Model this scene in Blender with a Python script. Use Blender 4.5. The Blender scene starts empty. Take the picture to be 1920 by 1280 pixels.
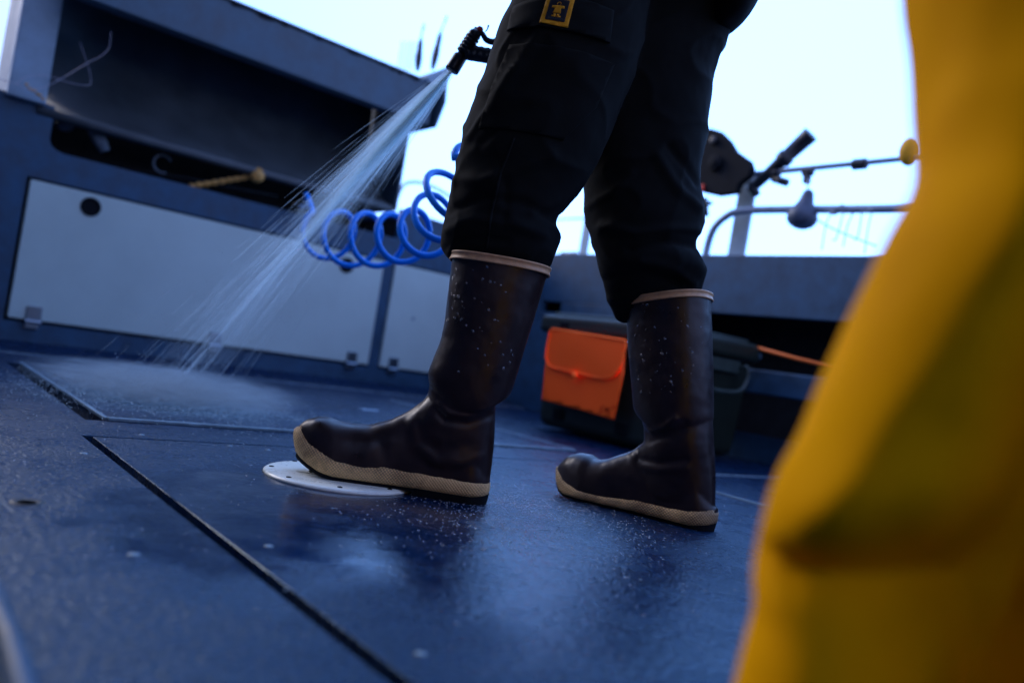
import bpy, bmesh, math, random
import numpy as np
from mathutils import Vector, Matrix
from mathutils.bvhtree import BVHTree
from mathutils import noise as mn
random.seed(7); rng = np.random.default_rng(7)
S = bpy.context.scene
# ------------------------------------------------------------------ camera
FPX = 1493.3; ROLL = math.radians(8.98); CAMH = .235
PITCH = math.atan(34*math.cos(ROLL)/FPX)
cam_loc = Vector((0, 0, CAMH))
fw = Vector((0, math.cos(PITCH), math.sin(PITCH))); up0 = Vector((0, -math.sin(PITCH), math.cos(PITCH))); r0 = Vector((1, 0, 0))
rt = r0*math.cos(ROLL)+up0*math.sin(ROLL); upc = -r0*math.sin(ROLL)+up0*math.cos(ROLL)
cd = bpy.data.cameras.new("camera"); cam = bpy.data.objects.new("camera", cd); S.collection.objects.link(cam)
cam.matrix_world = Matrix(((rt.x, upc.x, -fw.x, 0), (rt.y, upc.y, -fw.y, 0), (rt.z, upc.z, -fw.z, CAMH), (0, 0, 0, 1)))
cd.lens = 28; cd.sensor_width = 36; cd.clip_start = .02; cd.clip_end = 6000
cd.dof.use_dof = True; cd.dof.focus_distance = 1.27; cd.dof.aperture_fstop = 2.0
cd.dof.aperture_blades = 9
S.camera = cam
# ------------------------------------------------------------------ world: thick pale overcast over a low dusk sky
SUN_EL, SUN_AZ = math.radians(30), math.radians(-57)       # azimuth from +Y towards +X
w = bpy.data.worlds.new("World"); S.world = w; w.use_nodes = True
nt = w.node_tree; N = nt.nodes; Lk = nt.links
for n in list(N): N.remove(n)
out = N.new('ShaderNodeOutputWorld')
sky = N.new('ShaderNodeTexSky'); sky.sky_type = 'NISHITA'; sky.sun_disc = False; sky.sun_elevation = SUN_EL; sky.sun_rotation = SUN_AZ
bg1 = N.new('ShaderNodeBackground'); bg1.inputs[1].default_value = .05; Lk.new(sky.outputs[0], bg1.inputs[0])
tc = N.new('ShaderNodeTexCoord')
dot = N.new('ShaderNodeVectorMath'); dot.operation = 'DOT_PRODUCT'
GAZ = math.radians(20); sd = Vector((math.sin(GAZ)*math.cos(.4), math.cos(GAZ)*math.cos(.4), math.sin(.4))); dot.inputs[1].default_value = sd
Lk.new(tc.outputs['Generated'], dot.inputs[0])
cr = N.new('ShaderNodeValToRGB'); Lk.new(dot.outputs['Value'], cr.inputs[0])
e = cr.color_ramp.elements; e[0].position = 0.0; e[0].color = (.54, .66, 1.4, 1); e[1].position = .92; e[1].color = (.77, 1.65, 3.9, 1)
k = e.new(.60); k.color = (.36, .66, 1.6, 1)
k = e.new(.80); k.color = (.58, 1.20, 2.9, 1)
nz = N.new('ShaderNodeTexNoise'); nz.inputs['Scale'].default_value = 2.2; nz.inputs['Detail'].default_value = 4; Lk.new(tc.outputs['Generated'], nz.inputs['Vector'])
mr = N.new('ShaderNodeMapRange'); mr.inputs[3].default_value = .93; mr.inputs[4].default_value = 1.05; Lk.new(nz.outputs[0], mr.inputs[0])
bg2 = N.new('ShaderNodeBackground'); Lk.new(cr.outputs[0], bg2.inputs[0]); Lk.new(mr.outputs[0], bg2.inputs[1])
mx = N.new('ShaderNodeAddShader'); Lk.new(bg1.outputs[0], mx.inputs[0]); Lk.new(bg2.outputs[0], mx.inputs[1])
Lk.new(mx.outputs[0], out.inputs[0])
sl = bpy.data.lights.new("sun", 'SUN'); sl.energy = 1.3; sl.angle = math.radians(26); sl.color = (1, .92, .88)
so = bpy.data.objects.new("sun", sl); S.collection.objects.link(so)
so.rotation_euler = Vector((-math.sin(SUN_AZ)*math.cos(SUN_EL), -math.cos(SUN_AZ)*math.cos(SUN_EL), -math.sin(SUN_EL))).to_track_quat('-Z', 'Y').to_euler()
vs = S.view_settings; vs.view_transform = 'Standard'; vs.look = 'None'; vs.exposure = 0; vs.gamma = 1; vs.use_curve_mapping = False
S.render.engine = 'CYCLES'; S.cycles.use_denoising = True
S.cycles.transparent_max_bounces = 48; S.cycles.max_bounces = 10; S.cycles.diffuse_bounces = 6; S.cycles.sample_clamp_indirect = 6
S.cycles.volume_step_rate = 1.0
# ------------------------------------------------------------------ frames
ANG = math.radians(50.45)
U = Vector((math.sin(ANG), math.cos(ANG), 0)); V = Vector((-math.cos(ANG), math.sin(ANG), 0)); Z = Vector((0, 0, 1))
def B(u, v, z=0): return U*u+V*v+Z*z                     # boat frame: u along the side, v out to the side
def ray(x, y): return fw+rt*((x-960)/FPX)-upc*((y-640)/FPX)
def onp(x, y, n, k):
    r = ray(x, y); return cam_loc+r*((k-n.dot(cam_loc))/n.dot(r))
def onY(x, y, Y): return onp(x, y, Vector((0, 1, 0)), Y)
def onV(x, y, v): return onp(x, y, V, v)
def onU(x, y, u): return onp(x, y, U, u)
# ------------------------------------------------------------------ materials
def mat(name, col, rough=.6, metal=0, var=0, vscale=8, bump=0, bscale=200, bdist=.001, coat=0, spec=.5, col2=None, rvar=0, sheen=0):
    m = bpy.data.materials.new(name); m.use_nodes = True; t = m.node_tree; b = t.nodes['Principled BSDF']
    b.inputs['Base Color'].default_value = (*col, 1); b.inputs['Roughness'].default_value = rough; b.inputs['Metallic'].default_value = metal
    b.inputs['Coat Weight'].default_value = coat; b.inputs['Coat Roughness'].default_value = .12; b.inputs['Specular IOR Level'].default_value = spec
    b.inputs['Sheen Weight'].default_value = sheen
    g = t.nodes.new('ShaderNodeNewGeometry')
    if var or rvar or col2:
        n = t.nodes.new('ShaderNodeTexNoise'); n.inputs['Scale'].default_value = vscale; n.inputs['Detail'].default_value = 6; n.inputs['Roughness'].default_value = .65
        t.links.new(g.outputs['Position'], n.inputs['Vector'])
        r = t.nodes.new('ShaderNodeValToRGB'); t.links.new(n.outputs[0], r.inputs[0])
        c2 = col2 or tuple(min(1, c*(1+var)) for c in col); c1 = col if col2 else tuple(c*(1-var) for c in col)
        r.color_ramp.elements[0].position = .33; r.color_ramp.elements[1].position = .67
        r.color_ramp.elements[0].color = (*c1, 1); r.color_ramp.elements[1].color = (*c2, 1)
        t.links.new(r.outputs[0], b.inputs['Base Color'])
        if rvar:
            q = t.nodes.new('ShaderNodeMapRange'); q.inputs[1].default_value = .3; q.inputs[2].default_value = .7
            q.inputs[3].default_value = max(.02, rough-rvar); q.inputs[4].default_value = rough+rvar
            t.links.new(n.outputs[0], q.inputs[0]); t.links.new(q.outputs[0], b.inputs['Roughness'])
    if bump:
        n2 = t.nodes.new('ShaderNodeTexNoise'); n2.inputs['Scale'].default_value = bscale; n2.inputs['Detail'].default_value = 3
        t.links.new(g.outputs['Position'], n2.inputs['Vector'])
        bp = t.nodes.new('ShaderNodeBump'); bp.inputs['Strength'].default_value = bump; bp.inputs['Distance'].default_value = bdist
        t.links.new(n2.outputs[0], bp.inputs['Height']); t.links.new(bp.outputs[0], b.inputs['Normal'])
    return m
M = {}
M['coam'] = mat('coaming_paint', (.019, .074, .145), .55, var=.3, vscale=14, bump=.5, bscale=260, bdist=.0015, rvar=.12)
M['panel'] = mat('door_panel', (.53, .68, .65), .4, var=.06, vscale=3, bump=.12, bscale=500, bdist=.0005, rvar=.08)
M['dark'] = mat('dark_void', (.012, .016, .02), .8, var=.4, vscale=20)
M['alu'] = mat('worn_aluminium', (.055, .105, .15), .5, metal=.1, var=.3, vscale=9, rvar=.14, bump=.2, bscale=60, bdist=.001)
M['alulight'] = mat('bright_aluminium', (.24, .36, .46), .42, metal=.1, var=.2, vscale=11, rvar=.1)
M['tube'] = mat('grey_tube', (.22, .27, .34), .35, metal=.4, var=.15, vscale=20)
M['chrome'] = mat('chrome', (.30, .38, .44), .3, metal=1, var=.1)
M['black'] = mat('black_plastic', (.010, .013, .018), .38, var=.3, vscale=40)
M['blackmat'] = mat('black_rubber', (.003, .005, .008), .8, var=.3, vscale=40, spec=.2)
M['red'] = mat('red_plastic', (.75, .05, .02), .4, var=.1)
M['trough'] = mat('dull_trough', (.10, .125, .14), .5, metal=.1, var=.22, vscale=8, rvar=.12, bump=.2, bscale=60)
M['hose'] = mat('blue_hose', (.001, .27, .98), .35, var=.08, spec=.25)
M['boot'] = mat('boot_rubber', (.020, .0105, .0105), .38, var=.25, vscale=30, rvar=.12, spec=.42, coat=0, bump=.10, bscale=420, bdist=.0006)
M['cloth'] = mat('navy_cloth', (.0030, .0050, .0060), .9, var=.25, vscale=10, bump=.25, bscale=1500, bdist=.0004, sheen=.0, spec=.18)
M['cloth2'] = mat('navy_flap', (.0042, .0075, .0095), .88, var=.2, vscale=14, bump=.25, bscale=1500, bdist=.0004, spec=.2)
M['yel'] = mat('yellow_oilskin', (1.0, .405, .0005), .7, var=.08, vscale=9, rvar=.08, spec=.02)
M['patchy'] = mat('patch_yellow', (.70, .34, .008), .75, var=.12, vscale=300)
M['patchn'] = mat('patch_navy', (.006, .012, .024), .85)
M['patchg'] = mat('patch_grey', (.07, .085, .09), .85)
M['disc'] = mat('white_plastic', (.86, .90, .80), .3, var=.05, vscale=25, rvar=.08)
M['mark'] = mat('black_mark', (.003, .004, .006), .9, spec=.05)
M['olive'] = mat('cooler_green', (.010, .018, .011), .55, var=.2, vscale=14, bump=.15, bscale=300, bdist=.0008)
M['oliveL'] = mat('cooler_trim', (.035, .055, .048), .5, var=.2, vscale=20)
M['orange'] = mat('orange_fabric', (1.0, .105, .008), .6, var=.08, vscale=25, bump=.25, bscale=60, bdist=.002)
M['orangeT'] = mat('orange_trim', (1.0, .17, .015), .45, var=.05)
for k_, c_ in (('orange', (1.9, .185, .014)), ('orangeT', (2.1, .27, .03))):  # reflects more than it receives: missing light put into the pouch colour
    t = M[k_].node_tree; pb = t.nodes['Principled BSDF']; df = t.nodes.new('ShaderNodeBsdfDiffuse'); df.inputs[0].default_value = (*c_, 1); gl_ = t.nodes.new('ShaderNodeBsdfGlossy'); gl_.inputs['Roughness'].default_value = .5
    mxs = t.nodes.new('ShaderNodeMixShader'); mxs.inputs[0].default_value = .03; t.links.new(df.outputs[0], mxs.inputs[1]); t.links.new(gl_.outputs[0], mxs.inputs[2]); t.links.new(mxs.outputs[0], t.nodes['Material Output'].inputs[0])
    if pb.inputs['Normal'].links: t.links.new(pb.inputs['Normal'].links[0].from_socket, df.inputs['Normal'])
M['cord'] = mat('orange_cord', (.85, .16, .01), .6)
M['line'] = mat('pale_line', (.45, .45, .55), .4)
M['wood'] = mat('worn_wood', (.70, .38, .10), .6, var=.3, vscale=60)
M['skin'] = mat('skin', (.55, .34, .25), .5, var=.08, vscale=30)
M['hair'] = mat('dark_hair', (.03, .02, .015), .6, var=.3, vscale=90)
M['glove'] = mat('pale_glove', (.12, .16, .2), .7, var=.3, vscale=30)
M['steel'] = mat('blade_steel', (.45, .5, .55), .25, metal=1)
M['green'] = mat('green_tip', (.10, .65, .03), .4)
M['lead'] = mat('lead_weight', (.06, .085, .13), .5, var=.3, vscale=40, metal=.2, rvar=.1)
M['post'] = mat('pale_post', (.40, .50, .52), .5, var=.15, vscale=12)

M['shade_cabin'] = mat('shade_cabin_paint', (.03, .045, .06), .6, var=.15, vscale=4)
M['speck'] = mat('pale_fleck', (.20, .30, .36), .5)

def sole_mat():
    m = mat('gum_sole', (.86, .56, .24), .55, var=.12, vscale=35); t = m.node_tree; b = t.nodes['Principled BSDF']
    g = t.nodes.new('ShaderNodeTexCoord'); mp = t.nodes.new('ShaderNodeMapping'); mp.inputs['Rotation'].default_value = (0, math.radians(45), 0); mp.inputs['Scale'].default_value = (270, 270, 270)
    t.links.new(g.outputs['Object'], mp.inputs[0])
    sx = t.nodes.new('ShaderNodeSeparateXYZ'); t.links.new(mp.outputs[0], sx.inputs[0])
    hs = []
    for o in ('X', 'Z'):
        s1 = t.nodes.new('ShaderNodeMath'); s1.operation = 'MULTIPLY'; s1.inputs[1].default_value = 3.1416; t.links.new(sx.outputs[o], s1.inputs[0])
        s2 = t.nodes.new('ShaderNodeMath'); s2.operation = 'SINE'; t.links.new(s1.outputs[0], s2.inputs[0])
        s3 = t.nodes.new('ShaderNodeMath'); s3.operation = 'ABSOLUTE'; t.links.new(s2.outputs[0], s3.inputs[0]); hs.append(s3)
    mu = t.nodes.new('ShaderNodeMath'); mu.operation = 'MULTIPLY'; t.links.new(hs[0].outputs[0], mu.inputs[0]); t.links.new(hs[1].outputs[0], mu.inputs[1])
    sm = t.nodes.new('ShaderNodeMapRange'); sm.inputs[1].default_value = .06; sm.inputs[2].default_value = .55; t.links.new(mu.outputs[0], sm.inputs[0])
    # dirt settles in the tread lines, in uneven patches
    n = t.nodes.new('ShaderNodeTexNoise'); n.inputs['Scale'].default_value = 13; n.inputs['Detail'].default_value = 5
    t.links.new(g.outputs['Object'], n.inputs[0])
    dm = t.nodes.new('ShaderNodeMapRange'); dm.inputs[1].default_value = .42; dm.inputs[2].default_value = .62; dm.inputs[3].default_value = .12; dm.inputs[4].default_value = .95; t.links.new(n.outputs[0], dm.inputs[0])
    inv = t.nodes.new('ShaderNodeMath'); inv.operation = 'SUBTRACT'; inv.inputs[0].default_value = 1; t.links.new(sm.outputs[0], inv.inputs[1])
    f = t.nodes.new('ShaderNodeMath'); f.operation = 'MULTIPLY'; t.links.new(inv.outputs[0], f.inputs[0]); t.links.new(dm.outputs[0], f.inputs[1])
    mc = t.nodes.new('ShaderNodeMixRGB'); mc.inputs[2].default_value = (.10, .065, .04, 1)
    src = b.inputs['Base Color'].links[0].from_socket
    n5 = t.nodes.new('ShaderNodeTexNoise'); n5.inputs['Scale'].default_value = 14; n5.inputs['Detail'].default_value = 7; n5.inputs['Roughness'].default_value = .75; t.links.new(g.outputs['Object'], n5.inputs[0])
    r5 = t.nodes.new('ShaderNodeMapRange'); r5.inputs[1].default_value = .46; r5.inputs[2].default_value = .66; r5.inputs[4].default_value = .75; t.links.new(n5.outputs[0], r5.inputs[0])
    m5 = t.nodes.new('ShaderNodeMixRGB'); m5.inputs[2].default_value = (.22, .105, .045, 1); t.links.new(src, m5.inputs[1]); t.links.new(r5.outputs[0], m5.inputs[0]); src = m5.outputs[0]
    t.links.new(src, mc.inputs[1]); t.links.new(f.outputs[0], mc.inputs[0]); t.links.new(mc.outputs[0], b.inputs['Base Color'])
    bp = t.nodes.new('ShaderNodeBump'); bp.inputs['Strength'].default_value = .8; bp.inputs['Distance'].default_value = .0012
    t.links.new(sm.outputs[0], bp.inputs['Height']); t.links.new(bp.outputs[0], b.inputs['Normal'])
    return m
M['sole'] = sole_mat()
M['band'] = mat('gum_band', (.58, .36, .19), .5, var=.15, vscale=60)

def deck_mat():
    m = bpy.data.materials.new('wet_deck'); m.use_nodes = True; t = m.node_tree; b = t.nodes['Principled BSDF']; L = t.links.new
    g = t.nodes.new('ShaderNodeNewGeometry'); P = g.outputs['Position']
    def noise(sc, det=4, rg=.6, vec=P):
        n = t.nodes.new('ShaderNodeTexNoise'); n.inputs['Scale'].default_value = sc; n.inputs['Detail'].default_value = det; n.inputs['Roughness'].default_value = rg; L(vec, n.inputs['Vector']); return n.outputs[0]
    def rng_(s, a, b_, c=0, d=1, smooth=True):
        n = t.nodes.new('ShaderNodeMapRange'); n.interpolation_type = 'SMOOTHSTEP' if smooth else 'LINEAR'
        for i, x in enumerate((a, b_, c, d)): n.inputs[i+1].default_value = x
        L(s, n.inputs[0]); return n.outputs[0]
    def mth(op, a, b_):
        n = t.nodes.new('ShaderNodeMath'); n.operation = op
        for i, x in enumerate((a, b_)):
            if isinstance(x, (int, float)): n.inputs[i].default_value = x
            else: L(x, n.inputs[i])
        return n.outputs[0]
    def dist(cx, cy, sx, sy, wob=.12):
        mp = t.nodes.new('ShaderNodeVectorMath'); mp.operation = 'SUBTRACT'; L(P, mp.inputs[0]); mp.inputs[1].default_value = (cx, cy, 0)
        sc = t.nodes.new('ShaderNodeVectorMath'); sc.operation = 'DIVIDE'; L(mp.outputs[0], sc.inputs[0]); sc.inputs[1].default_value = (sx, sy, 1)
        ln = t.nodes.new('ShaderNodeVectorMath'); ln.operation = 'LENGTH'; L(sc.outputs[0], ln.inputs[0])
        return mth('ADD', ln.outputs['Value'], mth('MULTIPLY', mth('SUBTRACT', noise(7, 5), .5), wob*8))
    base = t.nodes.new('ShaderNodeValToRGB'); L(noise(5, 8, .7), base.inputs[0])
    base.color_ramp.elements[0].position = .3; base.color_ramp.elements[0].color = (.0012, .011, .040, 1)
    base.color_ramp.elements[1].position = .7; base.color_ramp.elements[1].color = (.0035, .020, .065, 1)
    # smears, dark scuffs and fish blood
    def over(c, fac, col):
        n = t.nodes.new('ShaderNodeMixRGB'); L(fac, n.inputs[0]); L(c, n.inputs[1]); n.inputs[2].default_value = (*col, 1); return n.outputs[0]
    c = base.outputs[0]
    scuff = mth('MULTIPLY', rng_(noise(45, 5, .7), .52, .66), rng_(noise(4.5, 2), .56, .68))
    c = over(c, scuff, (.004, .009, .018))
    blood = mth('MULTIPLY', rng_(noise(38, 6, .75), .50, .62), rng_(dist(.055, 1.22, .055, .17, .1), .5, 1.0, 1, 0))
    c = over(c, mth('MULTIPLY', blood, .8), (.10, .012, .02))
    silt = mth('MULTIPLY', rng_(noise(13, 6, .7), .52, .75), .35)
    c = over(c, silt, (.035, .06, .10))
    foam = mth('MULTIPLY', rng_(dist(-.78, 1.92, .40, .32, .1), .2, 1.0, 1, 0), rng_(noise(60, 5, .8), .30, .66))
    c = over(c, mth('MULTIPLY', foam, .75), (.30, .44, .50))
    gr_ = rng_(noise(170, 4, .75), .36, .64, .35, 1.8); gm_ = t.nodes.new('ShaderNodeVectorMath'); gm_.operation = 'SCALE'; L(c, gm_.inputs[0]); L(gr_, gm_.inputs['Scale']); c = gm_.outputs[0]
    L(c, b.inputs['Base Color'])
    film = rng_(dist(-.22, 1.05, .30, .42, .12), .55, 1.0, 1, 0)           # standing water round the plate
    film = mth('MAXIMUM', film, mth('MULTIPLY', rng_(dist(.10, .92, .26, .42, .14), .4, 1.05, 1, 0), .6))
    film2 = rng_(noise(3.2, 6, .7), .42, .68)
    fm = mth('MAXIMUM', film, mth('MULTIPLY', film2, .4))
    ro = mth('ADD', mth('MULTIPLY', mth('SUBTRACT', 1, fm), .14), .07)
    ro = mth('ADD', ro, mth('MULTIPLY', rng_(noise(11, 7, .75), .40, .62), .16)); ro = mth('ADD', ro, mth('MULTIPLY', noise(90, 2), .06))
    L(ro, b.inputs['Roughness']); b.inputs['Specular IOR Level'].default_value = .46; b.inputs['Specular Tint'].default_value = (.35, .75, 1, 1)
    grain = mth('ADD', mth('MULTIPLY', noise(260, 2, .6), .7), mth('MULTIPLY', noise(110, 3, .6), 1.2))
    st = mth('ADD', mth('MULTIPLY', mth('SUBTRACT', 1, fm), .62), .05)
    bp = t.nodes.new('ShaderNodeBump'); bp.inputs['Distance'].default_value = .0045; L(st, bp.inputs['Strength']); L(grain, bp.inputs['Height'])
    bp2 = t.nodes.new('ShaderNodeBump'); bp2.inputs['Distance'].default_value = .004; bp2.inputs['Strength'].default_value = .35; L(noise(9, 3), bp2.inputs['Height']); L(bp.outputs[0], bp2.inputs['Normal'])
    L(bp2.outputs[0], b.inputs['Normal'])
    return m
M['deck'] = deck_mat()
M['gap'] = mat('gap_grime', (.006, .014, .022), .5, var=.4, vscale=30)
M['edge'] = mat('worn_edge', (.20, .30, .36), .4, var=.35, vscale=25)

def spray_mat(name, alpha):
    m = bpy.data.materials.new(name); m.use_nodes = True; t = m.node_tree
    for n in list(t.nodes): t.nodes.remove(n)
    o = t.nodes.new('ShaderNodeOutputMaterial'); tr = t.nodes.new('ShaderNodeBsdfTransparent'); tl = t.nodes.new('ShaderNodeBsdfTranslucent'); df = t.nodes.new('ShaderNodeBsdfDiffuse')
    tl.inputs[0].default_value = (.84, .97, 1, 1); df.inputs[0].default_value = (.84, .97, 1, 1)
    a = t.nodes.new('ShaderNodeMixShader'); a.inputs[0].default_value = .3; t.links.new(tl.outputs[0], a.inputs[1]); t.links.new(df.outputs[0], a.inputs[2])
    x = t.nodes.new('ShaderNodeMixShader'); x.inputs[0].default_value = alpha; t.links.new(tr.outputs[0], x.inputs[1]); t.links.new(a.outputs[0], x.inputs[2]); t.links.new(x.outputs[0], o.inputs[0])
    return m
M['spray'] = spray_mat('water_spray', .20)
M['mist'] = spray_mat('water_mist', .5); M['tank'] = spray_mat('clear_tube', .28)
md = bpy.data.materials.new('water_bead'); md.use_nodes = True; bb = md.node_tree.nodes['Principled BSDF']
bb.inputs['Base Color'].default_value = (.85, .92, 1, 1); bb.inputs['Transmission Weight'].default_value = .86; bb.inputs['Roughness'].default_value = .02; bb.inputs['IOR'].default_value = 1.33; M['bead'] = md
sea = mat('sea_water', (.01, .03, .05), .12, bump=1, bscale=.8, bdist=.3); M['sea'] = sea
# ------------------------------------------------------------------ object helpers
def tag(o, label=None, cat=None, group=None, kind=None):
    if label: o['label'] = label
    if cat: o['category'] = cat
    if group: o['group'] = group
    if kind: o['kind'] = kind
    return o
def thing(name, loc, label, cat, group=None):
    o = bpy.data.objects.new(name, None); S.collection.objects.link(o); o.location = loc; o.empty_display_size = .05
    o['_l'] = list(loc)
    return tag(o, label, cat, group)
ORG = {}
def org(o):
    if o is None: return Vector((0, 0, 0))
    return ORG.get(o, Vector(o.location))
class MB:
    def __init__(s): s.v = []; s.f = []
    def add(s, vs, fs):
        b = len(s.v); s.v += [Vector(p) for p in vs]; s.f += [tuple(i+b for i in f) for f in fs]; return s
    def hexa(s, c):      # 8 corners: bottom 4 then top 4
        return s.add(c, [(0, 3, 2, 1), (4, 5, 6, 7), (0, 1, 5, 4), (1, 2, 6, 5), (2, 3, 7, 6), (3, 0, 4, 7)])
    def boxB(s, u0, u1, v0, v1, z0, z1):
        return s.hexa([B(u0, v0, z0), B(u1, v0, z0), B(u1, v1, z0), B(u0, v1, z0), B(u0, v0, z1), B(u1, v0, z1), B(u1, v1, z1), B(u0, v1, z1)])
    def prism(s, poly, off):
        n = len(poly); return s.add(list(poly)+[Vector(p)+off for p in poly], [tuple(range(n-1, -1, -1)), tuple(range(n, 2*n))]+[(i, (i+1) % n, n+(i+1) % n, n+i) for i in range(n)])
    def loft(s, rings, cap=True, closed=True):
        n = len(rings[0]); vs = [p for r in rings for p in r]; fs = []
        for k in range(len(rings)-1):
            for i in range(n if closed else n-1):
                j = (i+1) % n; fs.append((k*n+i, k*n+j, (k+1)*n+j, (k+1)*n+i))
        if cap: fs += [tuple(range(n-1, -1, -1)), tuple(range((len(rings)-1)*n, len(rings)*n))]
        return s.add(vs, fs)
    def tube(s, pts, r, n=10, cap=True):
        pts = [Vector(p) for p in pts]; rr = r if isinstance(r, (list, tuple)) else [r]*len(pts)
        rings = []; t0 = (pts[1]-pts[0]).normalized(); a = t0.orthogonal().normalized()
        for i, p in enumerate(pts):
            t = (pts[min(i+1, len(pts)-1)]-pts[max(i-1, 0)]).normalized()
            a = (a-t*a.dot(t)).normalized(); b = t.cross(a)
            rings.append([p+(a*math.cos(q)+b*math.sin(q))*rr[i] for q in [2*math.pi*k/n for k in range(n)]])
        return s.loft(rings, cap)
    def lathe(s, p0, axis, prof, n=24):        # prof: (distance along axis, radius)
        axis = Vector(axis).normalized(); a = axis.orthogonal().normalized(); b = axis.cross(a)
        return s.loft([[Vector(p0)+axis*h+(a*math.cos(2*math.pi*k/n)+b*math.sin(2*math.pi*k/n))*max(r, 1e-5) for k in range(n)] for h, r in prof])
    def ball(s, c, r, n=10, m=6, ax=None):
        if not isinstance(r, (tuple, list)): r = (r, r, r)
        rings = []
        for i in range(1, m):
            ph = math.pi*i/m; rings.append([Vector(c)+Vector((r[0]*math.sin(ph)*math.cos(2*math.pi*k/n), r[1]*math.sin(ph)*math.sin(2*math.pi*k/n), r[2]*math.cos(ph))) for k in range(n)])
        b = len(s.v); s.loft(rings, False)
        s.add([Vector(c)+Vector((0, 0, r[2])), Vector(c)-Vector((0, 0, r[2]))], [])
        top = len(s.v)-2; s.f += [(b+k, top, b+(k+1) % n) for k in range(n)]
        e0 = b+(m-2)*n; s.f += [(e0+(k+1) % n, top+1, e0+k) for k in range(n)]
        return s
    def build(s, name, m, parent=None, smooth=False, bevel=0, loc=None, sub=0):
        o0 = org(parent) if parent is not None else Vector(loc if loc is not None else (0, 0, 0))
        me = bpy.data.meshes.new(name); me.from_pydata([tuple(p-o0) for p in s.v], [], s.f); me.update()
        return link(name, me, m, parent, o0, smooth, bevel, sub)
def link(name, me, m, parent, o0, smooth=False, bevel=0, sub=0, recalc=True):
    if recalc:
        bm = bmesh.new(); bm.from_mesh(me); bmesh.ops.recalc_face_normals(bm, faces=bm.faces); bm.to_mesh(me); bm.free()
    o = bpy.data.objects.new(name, me); S.collection.objects.link(o); me.materials.append(m)
    if smooth:
        for p in me.polygons: p.use_smooth = True
    if parent is None: o.location = o0
    else: o.parent = parent
    ORG[o] = Vector(o0)
    if bevel:
        b = o.modifiers.new('b', 'BEVEL'); b.width = bevel; b.segments = 3; b.limit_method = 'ANGLE'; b.angle_limit = math.radians(35)
    if sub: b = o.modifiers.new('s', 'SUBSURF'); b.levels = b.render_levels = sub
    return o
def ell(a, b, d, n=40, e=1.0, sag=0, pw=2.0):
    """ring whose long axis runs a-b and whose half depth is the vector d"""
    a = Vector(a); b = Vector(b); c = (a+b)/2; h = (b-a)/2; out = []
    for k in range(n):
        t = 2*math.pi*k/n; ct, st = math.cos(t), math.sin(t)
        x = math.copysign(abs(ct)**(2/pw), ct); y = math.copysign(abs(st)**(2/pw), st)
        out.append(c+h*x+Vector(d)*y-Vector((0, 0, sag*abs(st)**2)))
    return out
def densify(rings, k=4):
    """Catmull-Rom between rings"""
    R = [np.array([tuple(p) for p in r]) for r in rings]; out = []
    for i in range(len(R)-1):
        p0 = R[max(i-1, 0)]; p1 = R[i]; p2 = R[i+1]; p3 = R[min(i+2, len(R)-1)]
        for j in range(k):
            t = j/k; out.append(.5*((2*p1)+(-p0+p2)*t+(2*p0-5*p1+4*p2-p3)*t*t+(-p0+3*p1-3*p2+p3)*t**3))
    out.append(R[-1]); return [[Vector(p) for p in r] for r in out]
def fuse(mb, voxel, iters=6, fac=.5):
    """one continuous closed surface from overlapping closed lofts"""
    me = bpy.data.meshes.new('tmp'); me.from_pydata([tuple(p) for p in mb.v], [], mb.f); me.update()
    bm = bmesh.new(); bm.from_mesh(me); bmesh.ops.recalc_face_normals(bm, faces=bm.faces); bm.to_mesh(me); bm.free()
    o = bpy.data.objects.new('tmp', me); S.collection.objects.link(o)
    r = o.modifiers.new('r', 'REMESH'); r.mode = 'VOXEL'; r.voxel_size = voxel
    if iters: q = o.modifiers.new('q', 'SMOOTH'); q.iterations = iters; q.factor = fac
    dg = bpy.context.evaluated_depsgraph_get(); res = bpy.data.meshes.new_from_object(o.evaluated_get(dg))
    bpy.data.objects.remove(o); bpy.data.meshes.remove(me); return res
def displace(me, fn):
    n = len(me.vertices); co = np.empty(n*3); no = np.empty(n*3); me.vertices.foreach_get('co', co); me.vertices.foreach_get('normal', no)
    co = co.reshape(-1, 3); no = no.reshape(-1, 3); d = np.array([fn(Vector(c), Vector(q)) for c, q in zip(co, no)])
    co += no*d[:, None]; me.vertices.foreach_set('co', co.ravel()); me.update()
def bvh(me):
    return BVHTree.FromPolygons([v.co.copy() for v in me.vertices], [tuple(p.vertices) for p in me.polygons])
def link_world(name, me, m, parent, smooth=True):
    o0 = org(parent); me.transform(Matrix.Translation(-o0)); me.materials.clear(); return link(name, me, m, parent, o0, smooth, recalc=False)
def text_mesh(body, size):
    c = bpy.data.curves.new('t', 'FONT'); c.body = body; c.size = size; c.align_x = 'CENTER'; c.align_y = 'CENTER'
    o = bpy.data.objects.new('t', c); S.collection.objects.link(o); dg = bpy.context.evaluated_depsgraph_get()
    me = bpy.data.meshes.new_from_object(o.evaluated_get(dg)); bpy.data.objects.remove(o)
    bm = bmesh.new(); bm.from_mesh(me); bmesh.ops.triangulate(bm, faces=bm.faces); bmesh.ops.subdivide_edges(bm, edges=bm.edges, cuts=1, use_grid_fill=True)
    vs = [v.co.copy() for v in bm.verts]; bm.verts.index_update(); fs = [tuple(v.index for v in f.verts) for f in bm.faces]; bm.free(); return vs, fs
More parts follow.
